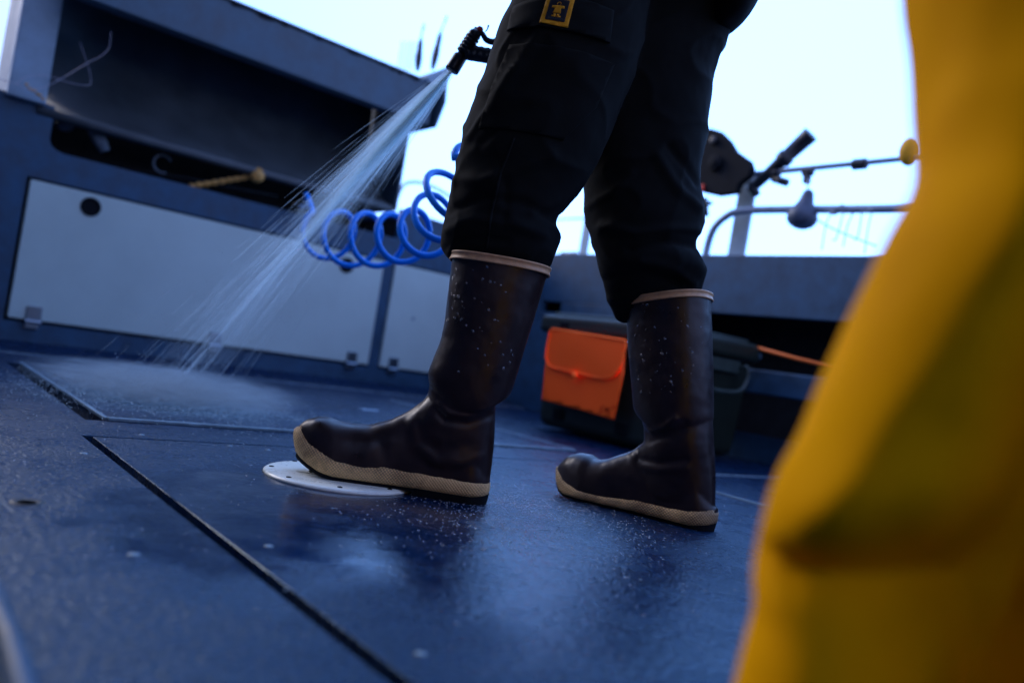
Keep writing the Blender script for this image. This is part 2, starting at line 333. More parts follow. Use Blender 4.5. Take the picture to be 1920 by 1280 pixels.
def poly_grid(poly, h):
    """2D polygon cut into small faces so that it can follow a curved surface"""
    bm = bmesh.new(); bm.faces.new([bm.verts.new((x, y, 0)) for x, y in poly])
    xs = [p[0] for p in poly]; ys = [p[1] for p in poly]
    for ax, lo, hi in ((0, min(xs), max(xs)), (1, min(ys), max(ys))):
        q = lo+h
        while q < hi-1e-6:
            co = [0, 0, 0]; co[ax] = q; no = [0, 0, 0]; no[ax] = 1
            bmesh.ops.bisect_plane(bm, geom=bm.verts[:]+bm.edges[:]+bm.faces[:], plane_co=co, plane_no=no); q += h
    bm.verts.index_update(); vs = [(v.co.x, v.co.y) for v in bm.verts]; fs = [tuple(v.index for v in f.verts) for f in bm.faces]; bm.free(); return vs, fs

# =================================================================== SETTING
mb = MB(); mb.add([(-2500, -2500, -.9), (2500, -2500, -.9), (2500, 2500, -.9), (-2500, 2500, -.9)], [(0, 1, 2, 3)])
tag(mb.build('sea', M['sea']), kind='structure')
# deck plates: each a sheet with a real gap to the next, over a dark sub-deck
G = .326          # fore-and-aft gap
deckbase = MB().boxB(-1.3, 2.67, -1.6, 3.24, -.10, -.042); tag(deckbase.build('deck_base', M['gap']), kind='structure')
deck = MB()
ga, gb = G-.006, G+.009
def sheet(poly): deck.prism([B(u, v, -.04) for u, v in poly], Z*.04)
sheet([(-1.28, -1.5), (ga, -1.5), (ga, 1.458), (1.612, 1.458), (1.612, 1.362), (2.66, 1.362), (2.66, 1.640), (.362, 1.640), (.362, 3.05), (-1.28, 3.05)])
sheet([(1.668, 1.6405), (2.66, 1.6405), (2.66, 3.05), (.3625, 3.05), (.3625, 2.70), (1.668, 2.70)])
sheet([(gb, -1.5), (1.60, -1.5), (1.60, .2), (gb, .2)])
dk = deck.build('deck', M['deck'], bevel=.001); tag(dk, kind='structure')
# hatches
def hatch(u0, u1, v0, v1, z, label, grp='flush deck hatches'):
    t = thing('deck_hatch', B(u0, v0, 0), label, 'deck hatch', grp)
    MB().boxB(u0, u1, v0, v1, -.04, z).build('lid', M['deck'], t, bevel=.0012); return t
h1 = hatch(gb, 1.60, .206, 1.449, .0, 'wet dark hatch lid under the round white plate, nearest the long seam')
h2 = hatch(.402, 1.655, 1.648, 2.69, .004, 'deck hatch lid with two pale flush handles where the water jet lands')
h3 = hatch(1.612, 2.655, .206, 1.354, .0, 'deck hatch lid with pale edges behind the rear boot heel')
def strip(u0, u1, v0, v1, z, par, name='edge_strip'):
    return MB().boxB(u0, u1, v0, v1, z-.006, z).build(name, M['edge'], par, bevel=.001)
strip(.402, 1.655, 1.640, 1.652, .0065, h2); strip(1.650, 1.662, 1.652, 2.69, .0065, h2); strip(.395, .404, 1.652, 2.69, .0055, h2)
strip(1.612, 2.655, 1.350, 1.359, .003, h3); strip(1.606, 1.615, .206, 1.350, .003, h3)
for u0, u1 in ((.855, .92), (1.26, 1.325)):
    hh = MB().boxB(u0, u1, 2.205, 2.232, .0, .009).build('flush_handle', M['alulight'], h2, bevel=.003)
for u, v in ((.424, 1.495), (.558, 1.425), (.35+.02, .794), (.36+.01, .498), (.62, 1.40), (1.1, 1.41), (1.5, 1.41)):
    MB().lathe(B(u, v, -.001), Z, [(0, .0050), (.0016, .0048), (.0022, .003), (.0022, 0)], 14).build('screw', M['speck'], h1 if v < 1.449 else dk, smooth=True)
for u, v in ((.232, .78), (.29, 1.29), (.27, .30)):
    MB().lathe(B(u, v, -.001), Z, [(0, .0058), (.0016, .0055), (.0022, .003), (.0022, 0)], 14).build('screw', M['speck'], dk, smooth=True)
dr = MB().lathe(B(.174, .985, -.002), Z, [(0, .017), (.0025, .017), (.003, .013), (.002, .010), (.002, 0)], 24).build('deck_drain', M['gap'], None, True, loc=B(.174, .985, 0))
tag(dr, 'small round black drain fitting in the deck at the far left', 'drain')
fl = MB()
for i in range(70):
    u, v = random.uniform(.1, 1.9), random.uniform(.4, 2.1); r = random.uniform(.0006, .0019)
    fl.ball(B(u, v, .001), (r, r*random.uniform(.7, 1.6), r*.5), 6, 4)
tag(fl.build('debris', M['speck'], smooth=True), 'tiny pale flecks scattered over the wet deck', None, kind='stuff')
bd = MB()
for i in range(4200):
    if i < 3000: x, y = random.gauss(.07, .10), random.gauss(1.27, .15)
    else: x, y = random.uniform(-.9, .9), random.uniform(.6, 2.3)
    r = random.uniform(.0008, .0021)*(.9 if i < 3000 else .8); n_k = 8; c = Vector((x, y, .0004)); el_ = random.uniform(.8, 1.5)
    uu, vv = U.dot(c), V.dot(c)
    if abs(uu-G) < .012 or (.355 < uu < .41 and vv > 1.6) or uu > 2.6 or vv > 3: continue
    if (c-Vector((-.243, 1.303, 0))).length < .125: continue
    z0 = .0042 if (.402 < uu < 1.655 and vv > 1.66) else .0002
    bd.loft([[Vector((x+r*k_*math.cos(t), y+r*el_*k_*math.sin(t), z0+r*h_)) for t in [2*math.pi*j/n_k for j in range(n_k)]] for k_, h_ in ((1, 0), (.86, .28), (.5, .46), (.1, .5))], True)
tag(bd.build('water_beads', M['bead'], smooth=True), 'small water beads standing on the deck round the boots', None, kind='stuff')
# pale pipe edge at the lower left corner
pc = [onp(-30, 1085, Z, .02), onp(18, 1200, Z, .02), onp(52, 1330, Z, .02)]
pv = MB().tube([pc[0]+(pc[0]-pc[1])*.1, pc[0], pc[1], pc[2], pc[2]+(pc[2]-pc[1])*2], .0075, 12).build('deck_pipe', M['coam'], None, True, loc=pc[1])
tag(pv, 'pale blurred pipe lying on the deck in the lower left corner', 'pipe')
# coving along the foot of the side
MBc = MB(); MBc.add([B(-1.28, 3.05, 0), B(2.66, 3.05, 0), B(2.66, 3.16, .012), B(-1.28, 3.16, .012), B(2.66, 3.236, .03), B(-1.28, 3.236, .03)], [(0, 1, 2, 3), (3, 2, 4, 5)])
tag(MBc.build('deck_coving', M['deck'], smooth=True), kind='structure')
MB().boxB(-1.28, 2.66, 3.044, 3.056, -.004, .004).build('seam_strip', M['edge'], dk)

# =================================================================== SIDE COAMING (left)
sc = thing('side_coaming', B(.5, 3.24, 0), 'blue grey boat side with pale locker doors under an open recess', 'boat side')
def vp(pts, v=3.24): return [B(u, v, z) for u, z in pts]
TH = V*.03
# front skin in butted pieces round the recess and the door openings
q = MB()
rec = [(.452, .862), (.452, .745), (.460, .727), (.478, .713), (.505, .707)]     # rounded lower corner of the recess
q.prism(vp([(-1.3, -.06), (.405, -.06), (.405, .602), (.405, .862+.003), (-1.3, .88)]), TH)
q.prism(vp([(.405, .602), (2.66, .602), (2.66, .7), (.505, .7), (.505, .707), (.478, .713), (.460, .727), (.452, .745), (.452, .862), (.405, .865)]), TH)
q.prism(vp([(.505, .7), (1.895, .7), (1.895, .708), (.505, .707)]), TH)
q.prism(vp([(1.895, .7), (2.66, .7), (2.66, .822), (1.895, .848)]), TH)
q.prism(vp([(.405, -.06), (2.66, -.06), (2.66, .098), (.405, .098)]), TH)
q.prism(vp([(1.848, .098), (1.897, .098), (1.897, .602), (1.848, .602)]), TH)
q.prism(vp([(2.60, .098), (2.66, .098), (2.66, .602), (2.60, .602)]), TH)
q.build('skin', M['coam'], sc)
# side-deck top, behind
MB().boxB(-1.3, .452, 3.27, 3.75, .845, .868).build('side_deck', M['coam'], sc, bevel=.008)
MB().boxB(1.895, 2.95, 3.27, 3.75, .80, .825).build('side_deck', M['coam'], sc, bevel=.008)
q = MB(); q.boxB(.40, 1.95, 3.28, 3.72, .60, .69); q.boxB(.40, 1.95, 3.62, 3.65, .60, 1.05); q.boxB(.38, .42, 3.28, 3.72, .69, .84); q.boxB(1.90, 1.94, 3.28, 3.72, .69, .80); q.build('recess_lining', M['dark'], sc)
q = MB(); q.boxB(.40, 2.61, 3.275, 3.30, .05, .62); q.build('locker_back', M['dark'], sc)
def door(u0, u1, z0, z1, label, lu, lz, hinges):
    d = MB().boxB(u0, u1, 3.231, 3.262, z0, z1).build('locker_door', M['panel'], sc, bevel=.004); d['label'] = label
    MB().lathe(B(lu, 3.232, lz), -V, [(0, .034), (.006, .034), (.009, .030), (.009, .024), (.005, .022), (.005, 0)], 32).build('latch', M['blackmat'], d, smooth=False, bevel=.001)
    for hu in hinges:
        m_ = MB(); m_.boxB(hu-.024, hu+.024, 3.223, 3.231, .108, .158); m_.tube([B(hu-.026, 3.222, .103), B(hu+.026, 3.222, .103)], .008, 10); m_.boxB(hu-.022, hu+.022, 3.226, 3.239, .080, .100)
        m_.build('hinge', M['chrome'], d, bevel=.002)
    return d
d1 = door(.416, 1.842, .108, .592, 'long pale locker door', .613, .543, (.493, 1.133, 1.752))
MB().lathe(B(1.655, 3.232, .535), -V, [(0, .034), (.006, .034), (.009, .030), (.009, .024), (.005, .022), (.005, 0)], 32).build('latch', M['blackmat'], d1)
d2 = door(1.903, 2.592, .108, .592, 'short pale locker door', 2.45, .543, (1.972, 2.5))
MB().lathe(B(2.044, 3.232, .354), -V, [(0, .009), (.002, .008), (.002, 0)], 12).build('stud', M['speck'], d2)

# =================================================================== BAIT STATION above the recess
bs = thing('bait_station', B(.36, 3.24, .87), 'big weathered metal bait station trough over the boat side, open dark underneath', 'bait station')
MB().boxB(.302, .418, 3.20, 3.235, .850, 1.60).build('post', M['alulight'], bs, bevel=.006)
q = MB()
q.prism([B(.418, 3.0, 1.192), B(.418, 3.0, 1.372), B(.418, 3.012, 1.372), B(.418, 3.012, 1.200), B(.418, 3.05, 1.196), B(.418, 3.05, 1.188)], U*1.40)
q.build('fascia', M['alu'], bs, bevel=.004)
# worn, ragged edge strip along the top of the fascia
pts = []; u = .42
while u < 1.76: pts.append((u, 1.3745)); u += .02
lo = [(p[0], 1.366-random.random()**3*.012) for p in pts][::-1]
MB().prism([B(a, 2.996, z) for a, z in pts+lo], V*.003).build('edge_wear', M['blackmat'], bs)
prof = [(3.235, .822), (3.225, .835), (3.235, .848), (3.30, .872), (3.38, .915), (3.46, .98), (3.53, 1.07), (3.57, 1.18), (3.58, 1.37)]
q = MB(); th = [(v+.012, z-.008) for v, z in prof]
q.loft([[B(u, v, z) for v, z in prof+th[::-1]] for u in (.40, .9, 1.4, 1.84)], True)
q.build('trough', M['trough'], bs, smooth=True)
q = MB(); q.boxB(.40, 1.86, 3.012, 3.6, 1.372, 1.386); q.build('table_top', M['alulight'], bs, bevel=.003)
q = MB(); q.prism([B(1.845, v, z) for v, z in [(2.975, 1.455), (2.952, 1.30), (3.0, 1.192), (3.22, 1.192), (3.225, .828), (3.6, .828), (3.6, 1.455)]], U*.014)
q.build('end_plate', M['alu'], bs, bevel=.003)
q = MB(); q.prism([B(1.75, 2.985, 1.378), B(1.845, 2.965, 1.458), B(1.845, 2.955, 1.345), B(1.79, 2.985, 1.362)], V*.012)
q.build('corner_wing', M['alulight'], bs, bevel=.003)
q = MB(); q.boxB(.302, .318, 3.235, 3.6, .868, 1.60); q.build('end_plate', M['alu'], bs)
# things standing on the table
def knife(x0, y0, x1, y1, x2, y2, v, label):
    a, b_, c = onV(x0, y0, v), onV(x1, y1, v), onV(x2, y2, v)
    t = thing('filleting_knife', a, label, 'knife', 'knives standing in the bait table')
    d = b_-a
    MB().tube([a+d*k for k in (-.1, 0, .15, .4, .6, .85, 1)], [.008, .011, .015, .0165, .013, .012, .007], 12).build('handle', M['black'], t, True)
    MB().tube([b_, b_+(c-b_)*.45, b_+(c-b_)*.55, b_+(c-b_)*.8, c], [.004, .0035, .006, .007, .003], 8).build('ring', M['steel'], t, True)
    return t
knife(783, 128, 789, 74, 795, 44, 3.12, 'shorter black handled knife standing beside the clear tube')
knife(812, 124, 826, 62, 838, 30, 3.12, 'taller black handled knife leaning right at the table corner')
a = onV(762, 132, 3.2); tb = thing('tube_rack', a, 'clear pale tubes standing at the back of the bait table', 'tube rack')
for dx in (-9, 2, 12):
    MB().tube([onV(760+dx-3, 132, 3.2), onV(765+dx, 78, 3.2)], .012, 12, cap=False).build('tube', M['tank'], tb, True)
# things in the recess
def sm(px, py, v): return onV(px, py, v)
gl = MB(); gl.tube([sm(165, 225, 3.32), sm(175, 245, 3.31), sm(188, 265, 3.30), sm(197, 284, 3.30)], [.012, .022, .024, .018], 12)
gl.ball(sm(120, 236, 3.34), (.03, .03, .02), 12, 8); gl.tube([sm(120, 236, 3.34), sm(150, 222, 3.34), sm(165, 228, 3.32)], [.02, .016, .014], 10)
tag(gl.build('work_glove', M['glove'], None, True, loc=sm(160, 250, 3.3)), 'crumpled dark glove lying in the left end of the recess', 'glove')
rg = [sm(305, 308, 3.3)+U*(.034*math.cos(t))+Z*(.034*math.sin(t)) for t in np.linspace(.6, 5.2, 20)]
tag(MB().tube(rg, .004, 8).build('hook_ring', M['glove'], None, True, loc=rg[0]), 'thin pale open ring in the dark recess', 'ring')
hd = thing('wooden_handle', sm(485, 340, 3.28), 'ribbed wooden handle with round knob end in the recess', 'handle')
a, b_ = sm(355, 350, 3.33), sm(478, 330, 3.27); nn = 34
MB().tube([a.lerp(b_, i/nn) for i in range(nn+1)], [.010+.003*math.sin(i*1.6) for i in range(nn+1)], 12).build('grip', M['wood'], hd, True)
MB().ball(b_+Z*.002-V*.02, .032, 18, 12).build('knob', M['wood'], hd, True)
q = MB(); q.tube([sm(220, 318, 3.35), sm(330, 335, 3.38), sm(520, 372, 3.4)], .014, 10)
tag(q.build('rod_tube', M['blackmat'], None, True, loc=sm(330, 335, 3.38)), 'long black tube lying along the bottom of the recess', 'tube')
# monofilament at the post
ln = thing('fishing_line', sm(55, 165, 3.16), 'pale stiff fishing line knotted at the foot of the metal post', 'fishing line')
def curve(pxs, v, r, name, mt, par, dv=0):
    P_ = [sm(x, y, v+dv*i) for i, (x, y) in enumerate(pxs)]; R = densify([[p] for p in P_], 6); return MB().tube([q[0] for q in R], r, 6).build(name, M[mt], par, True)
curve([(-20, 142), (30, 158), (50, 168), (80, 165), (120, 145), (165, 118), (190, 105), (205, 88), (208, 60)], 3.14, .0011, 'strand', 'line', ln, -.004)
curve([(30, 160), (45, 146), (70, 142), (95, 144), (130, 155), (167, 160), (168, 135), (160, 110), (150, 80)], 3.15, .0009, 'strand', 'line', ln, .002)
q = MB(); [q.ball(sm(50+i*5, 160+i*4+random.uniform(-3, 3), 3.16), (.006, .005, .005), 8, 5) for i in range(7)]; q.build('knot', M['wood'], ln, True)

# =================================================================== END BULWARK (right, back)
eb = thing('end_bulwark', B(2.67, 1.5, 0), 'blue textured bulwark across the end of the deck with dark openings and a shelf', 'bulwark')
def up(pts, u=2.67): return [B(u, v, z) for v, z in pts]
q = MB(); UT = U*.03
q.prism(up([(3.24, .555), (-1.5, .54), (-1.5, .765), (3.27, .80), (3.27, .555)][:0]+[(3.27, .555), (-1.5, .54), (-1.5, .765), (3.27, .80)]), UT)
q.prism(up([(3.27, -.06), (2.13, -.06), (2.13, .553), (2.90, .553), (2.90, .50), (3.04, .50), (3.04, .553), (3.27, .553)]), UT)
q.prism(up([(2.13, -.06), (2.13, .10), (-1.5, .10), (-1.5, -.06)]), UT)
q.build('skin', M['coam'], eb, bevel=.004)
MB().boxB(2.685, 3.0, -1.5, 3.27, .765, .79).build('cap', M['coam'], eb, bevel=.006)
MB().boxB(2.55, 2.68, -1.5, 2.12, .252, .340).build('shelf', M['coam'], eb, bevel=.006)
q = MB(); q.boxB(3.0, 3.03, -1.5, 3.4, -.02, .764); q.boxB(2.701, 3.0, -1.5, 3.4, -.05, -.02); q.boxB(2.701, 3.0, 3.28, 3.4, -.02, .764); q.build('back_wall', M['dark'], eb)
# opposite boat side; unseen wheelhouse face and roof, added to block the rear sky
ob = thing('starboard_coaming', B(.5, -1.55, 0), 'plain blue grey boat side opposite the locker doors', 'boat side')
MB().boxB(-1.3, 2.7, -1.6, -1.5, 0, .82).build('skin', M['coam'], ob, bevel=.01)
cb = thing('shade_cabin', B(-1.2, .8, 0), 'added dark wheelhouse front and roof, out of view, blocking sky light', 'shade_cabin')
MB().boxB(-1.4, -1.3, -1.6, 3.4, 0, 2.2).build('wall', M['shade_cabin'], cb, bevel=.02)
MB().boxB(-1.35, .45, -1.7, 2.4, 2.2, 2.28).build('roof', M['shade_cabin'], cb, bevel=.02)
MB().boxB(-1.298, -1.28, .3, 1.1, .1, 1.9).build('door', M['coam'], cb, bevel=.01)

# rail, posts, downrigger on the end bulwark
rl = thing('grab_rail', B(2.75, 2.1, .79), 'curved grey tube rail standing on the end bulwark', 'rail')
R = densify([[B(2.75, v, z)] for v, z in [(2.135, .78), (2.13, .86), (2.11, .925), (2.06, .970), (1.99, .990), (1.8, .988), (1.4, .972), (.6, .95), (-.4, .93)]], 5)
MB().tube([p[0] for p in R], .0155, 14).build('tube', M['tube'], rl, True)
MB().tube([B(2.75, -.4, .93), B(2.75, -.4, .78)], .0155, 14).build('leg', M['tube'], rl, True)
for v0, v1, zt, lab, wd in ((1.985, 2.065, 1.16, 'broad pale flat post behind the curved rail', .02), (2.925, 2.975, 1.75, 'thin pale leaning post seen between the trouser legs', .02)):
    q = MB(); q.hexa([B(2.80, v0, .785), B(2.80+wd, v0, .785), B(2.80+wd, v1, .785), B(2.80, v1, .785), B(2.80, v0-.01, zt), B(2.80+wd, v0-.01, zt), B(2.80+wd, v1-.01, zt), B(2.80, v1-.01, zt)])
    p = thing('deck_post', B(2.81, (v0+v1)/2, .785), lab, 'post')
    q.build('shaft', M['post'], p, bevel=.004); MB().boxB(2.775, 2.85, v0-.03, v1+.03, .788, .797).build('foot_plate', M['alulight'], p, bevel=.002)
q = MB().tube([B(2.9, 3.4, 1.04), B(2.9, 2.96, 1.035)], .005, 8)
tag(q.build('stay_wire', M['tube'], None, True, loc=B(2.9, 2.96, 1.035)), 'thin wire running level behind the leaning post', 'wire')
q = MB(); q.boxB(2.74, 2.80, 2.96, 3.06, .79, .80); q.tube([B(2.77, 2.95, .822), B(2.77, 3.07, .822)], .008, 8); q.boxB(2.762, 2.778, 2.99, 3.03, .80, .82)
tag(q.build('cleat', M['tube'], None, loc=B(2.77, 3.0, .79), bevel=.002), 'small metal cleat on the end bulwark between the legs', 'cleat')
sr = [onV(x, y, 3.72) for x, y in ((745, 372), (758, 346), (785, 342), (815, 352), (850, 372), (885, 392))]
R = densify([[p] for p in sr], 6)
tag(MB().tube([p[0] for p in R], .008, 10).build('side_rail', M['tube'], None, True, loc=sr[0]), 'thin bent rail beyond the side deck above the blue hose', 'rail')
def ud(x, y, u=2.75): return onU(x, y, u)
dg_ = thing('downrigger', ud(1365, 365), 'black downrigger with reel housing and long boom over the rail', 'downrigger')
q = MB()
q.prism([ud(x, y, 2.70) for x, y in [(1310, 250), (1330, 240), (1350, 246), (1366, 262), (1378, 282), (1404, 300), (1409, 314), (1404, 330), (1385, 345), (1380, 361), (1345, 366), (1308, 358)]], U*.035)
q.build('reel_housing', M['blackmat'], dg_, bevel=.006)
MB().lathe(ud(1342, 306, 2.70), -U, [(0, .034), (.008, .036), (.014, .034), (.016, .02), (.022, .018), (.024, 0)], 32).build('spool', M['blackmat'], dg_, bevel=.002)
MB().lathe(ud(1340, 264, 2.70), -U, [(0, .018), (.015, .017), (.018, 0)], 20).build('knob', M['black'], dg_, bevel=.002)
MB().boxB(2.69, 2.70, 2.155, 2.175, 1.07, 1.10).build('badge', M['red'], dg_, bevel=.003)
a, b_ = ud(1378, 330), ud(1712, 296)
MB().tube([a, a.lerp(b_, .4), b_, b_+(b_-a)*.35], [.0125, .011, .010, .009], 12).build('boom', M['tube'], dg_, True)
for x, y, s in ((1450, 325, .03), (1515, 323, .024), (1612, 308, .030)):
    c = ud(x, y); d = (b_-a).normalized()
    q = MB(); q.tube([c-d*s*.9, c-d*s*.8, c+d*s*.8, c+d*s*.9], [s*.5, s*.72, s*.72, s*.5], 8); q.boxB(2.735, 2.765, V.dot(c)-.01, V.dot(c)+.01, c.z-.045 if s != .03 else c.z+.0, c.z)
    q.build('clamp', M['black'], dg_, bevel=.003)
a, b_ = ud(1412, 352), ud(1518, 254)
d = b_-a
MB().tube([a-d*.06, a, a+d*.5, a+d*.52, a+d*.62, a+d*.63, b_, b_+d*.02], [.018, .02, .026, .034, .034, .028, .033, .034], 16).build('rod_holder', M['black'], dg_, True)
q = MB().tube([ud(1408, 345), ud(1418, 365)], .018, 10); q.tube([ud(1450, 335), ud(1476, 343)], .016, 10); q.build('holder_bracket', M['black'], dg_, True)
MB().ball(ud(1409, 361), .008, 8, 6).build('tip_light', M['green'], dg_, True)
MB().ball(ud(1705, 285), (.035, .03, .05), 14, 10).build('end_pulley', M['patchy'], dg_, True)
# hanging lead
lw = thing('downrigger_weight', ud(1503, 430), 'pear shaped lead weight hanging from the boom in front of the rail', 'weight')
c0 = ud(1502, 404, 2.73)
MB().lathe(c0-Z*.055, Z+V*-.12, [(0, 0), (.004, .022), (.014, .042), (.030, .055), (.050, .058), (.070, .052), (.088, .039), (.108, .028), (.130, .023), (.148, .018), (.156, .008), (.157, 0)], 28).build('body', M['lead'], lw, True)
MB().tube([c0+Z*.100-V*.012, ud(1514, 335, 2.74)], .0025, 6).build('cable', M['line'], lw, True)
# brackets below the reel
q = MB(); q.tube([ud(1322, 372), ud(1324, 405)], .012, 10); q.tube([ud(1312, 388), ud(1334, 380)], .009, 8)
tag(q.build('rail_clip', M['black'], None, True, loc=ud(1322, 400)), 'small black clip hanging below the reel housing', 'clip')
tg = thing('tangled_line', ud(1590, 400, 2.73), 'tangled thin line hanging from the rail right of the lead weight', 'fishing line')
for k in range(9):
    x = 1555+k*10; P_ = [ud(x+random.uniform(-8, 8), 392+random.uniform(-8, 10), 2.735+random.uniform(-.01, .01)) for _ in range(4)]
    if k % 2 == 0: P_ += [ud(x-6, 430+random.uniform(-10, 15), 2.735), ud(x-14, 455+random.uniform(-10, 22), 2.735)]
    R = densify([[p] for p in P_], 5); MB().tube([p[0] for p in R], .0022, 5).build('strand', M['tube'], tg, True)
R = densify([[ud(x, y, 2.76)] for x, y in ((1525, 408), (1560, 428), (1600, 445), (1645, 462))], 5); MB().tube([p[0] for p in R], .0028, 5).build('strand', M['post'], tg, True)

# =================================================================== COOLER with pouch
cu0, cu1, cv0, cv1 = 2.0, 2.50, 1.655, 2.245
cl = thing('cool_box', B(2.0, 1.95, 0), 'dark green cool box on the deck in the corner, orange pouch on its front', 'cool box')
def rbox(mb_, u0, u1, v0, v1, z0, z1, t0=0): 
    return mb_.hexa([B(u0+t0, v0+t0, z0), B(u1-t0, v0+t0, z0), B(u1-t0, v1-t0, z0), B(u0+t0, v1-t0, z0), B(u0, v0, z1), B(u1, v0, z1), B(u1, v1, z1), B(u0, v1, z1)])
rbox(MB(), cu0, cu1, cv0, cv1, .012, .352, .018).build('body', M['olive'], cl, bevel=.03)
rbox(MB(), cu0-.014, cu1+.014, cv0-.014, cv1+.014, .358, .425, -.004).build('lid', M['olive'], cl, bevel=.02)
MB().boxB(cu0+.02, cu1-.02, cv0+.02, cv1-.02, .424, .437).build('lid_panel', M['oliveL'], cl, bevel=.006)
for v in (1.78, 2.12):
    q = MB(); q.boxB(cu0-.02, cu0+.01, v-.022, v+.022, .30, .40); q.boxB(cu0-.026, cu0-.018, v-.015, v+.015, .29, .33); q.build('latch', M['blackmat'], cl, bevel=.004)
for v in (1.80, 2.11):
    MB().boxB(cu0+.006, cu0+.02, v-.025, v+.025, .045, .085).build('foot_recess', M['blackmat'], cl, bevel=.004)
for v, s in ((cv0-.012, -1), (cv1+.012, 1)):
    q = MB(); R = densify([[B(u, v+s*dv, z)] for u, dv, z in ((2.10, 0, .33), (2.10, .03, .335), (2.10, .035, .29), (2.14, .04, .25), (2.25, .045, .24), (2.36, .04, .25), (2.40, .035, .29), (2.40, .03, .335), (2.40, 0, .33))], 4)
    q.tube([p[0] for p in R], .008, 8); q.boxB(2.12, 2.14+.25, v+s*.0-.006, v+.006, .31, .352); q.build('handle', M['oliveL'], cl, bevel=.001)
# pouch: hangs on the front face, top edge a little tilted
pf = cu0-.030
PO = thing('orange_pouch', B(pf, 2.2, .1), 'bright orange flap pouch hanging on the front of the cool box', 'pouch')
def ppt(x, y, off=0): return onU(x, y, pf-off)
front = [(1033, 622), (1172, 642), (1168, 700), (1150, 786), (1130, 779), (1085, 766), (1018, 748), (1024, 690)]
def inflate(poly, off, thick, name, mt, puff=.006, h=8):
    vs, fs = poly_grid(poly, h); cx = sum(p[0] for p in poly)/len(poly); cy = sum(p[1] for p in poly)/len(poly)
    mb_ = MB()
    mx_ = max(math.hypot(x-cx, y-cy) for x, y in vs)
    top = []
    for x, y in vs:
        k = max(0, 1-(math.hypot(x-cx, y-cy)/mx_)**2); wv = .0012*math.sin(x*.06+y*.03)+.0008*math.sin(y*.05-x*.04)
        top.append(ppt(x, y, off+thick+puff*k+wv*(.3+k)))
    bot = [ppt(x, y, off) for x, y in vs]; n = len(vs)
    ec = {}
    for f in fs:
        for i in range(len(f)): ek = (f[i], f[(i+1) % len(f)]); ec[ek] = 1
    rim = [(a_, b2) for (a_, b2) in ec if (b2, a_) not in ec]
    mb_.add(top+bot, [f for f in fs]+[tuple(n+i for i in f[::-1]) for f in fs]+[(b2, a_, n+a_, n+b2) for a_, b2 in rim])
    return mb_.build(name, M[mt], PO, smooth=True)
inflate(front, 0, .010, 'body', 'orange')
flap = [(1036, 616), (1173, 638), (1174, 646), (1167, 672), (1160, 692), (1148, 705), (1134, 709), (1120, 708), (1080, 698), (1036, 689), (1027, 682), (1023, 668), (1026, 646), (1031, 622)]
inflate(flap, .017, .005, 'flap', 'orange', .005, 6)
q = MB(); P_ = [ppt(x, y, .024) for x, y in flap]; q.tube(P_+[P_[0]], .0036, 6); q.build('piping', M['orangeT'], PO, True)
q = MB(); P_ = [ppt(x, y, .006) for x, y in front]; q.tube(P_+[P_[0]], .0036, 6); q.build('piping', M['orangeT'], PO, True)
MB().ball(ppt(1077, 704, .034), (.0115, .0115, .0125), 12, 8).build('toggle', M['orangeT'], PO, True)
tv, tf = text_mesh('aljx\u2019', 1.0)
ex = ppt(1150, 771.5)-ppt(1108, 761); ey = ppt(1127, 752)-ppt(1123, 772)
w0 = max(v.x for v in tv)-min(v.x for v in tv); hh = max(v.y for v in tv)-min(v.y for v in tv)
MB().add([ppt(1129, 764, .0148)+ex*(v.x/w0)+ey*(v.y/hh)*1.0 for v in tv], tf).build('lettering', M['mark'], PO)
# bungee cord and small fitting beside it
a, b_ = onU(1383, 642, 2.5), onU(1620, 702, 2.5)
tag(MB().tube([a, a.lerp(b_, .5)-Z*.004, b_], .0065, 8).build('bungee_cord', M['cord'], None, True, loc=a), 'thin orange cord stretched right from the cool box', 'cord')
q = MB(); q.ball(onU(1400, 663, 2.56), (.022, .022, .026), 12, 8); q.ball(onU(1420, 668, 2.56), (.016, .016, .016), 10, 6)
tag(q.build('rolled_cloth', M['alu'], None, True, loc=onU(1400, 663, 2.56)), 'small pale bundle on the shelf beside the cool box', 'bundle')

# =================================================================== WHITE DECK PLATE
ctr = Vector((-.243, 1.303, 0)); dp = thing('deck_plate', ctr, 'round white inspection plate in the deck under the front boot toe', 'deck plate')
MB().lathe(ctr, Z, [(0, .121), (.003, .1205), (.0055, .117), (.0065, .112), (.0068, .0995)], 72).build('ring', M['disc'], dp, True)
MB().lathe(ctr, Z, [(.0, .0988), (.0060, .0985), (.0066, .0975), (.0068, .05), (.0068, 0)], 72).build('cover', M['disc'], dp, True)
gm = mat('disc_dirt', (.36, .38, .35), .6, var=.2, vscale=40); M['dirt'] = gm
for an, rr, l in ((math.radians(215), .055, .02), (math.radians(35), .05, .02)):
    c = ctr+Vector((rr*math.cos(an), rr*math.sin(an), .0068)); MB().ball(c, (.020, .006, .0010), 16, 6).build('key_slot', M['dirt'], dp, True)
for i in range(8):
    an = math.radians(12+45*i); c = ctr+Vector((.1085*math.cos(an), .1085*math.sin(an), .0062))
    MB().lathe(c, Z, [(0, .0042), (.0012, .0038), (.0012, 0)], 12).build('screw', M['mark'], dp)

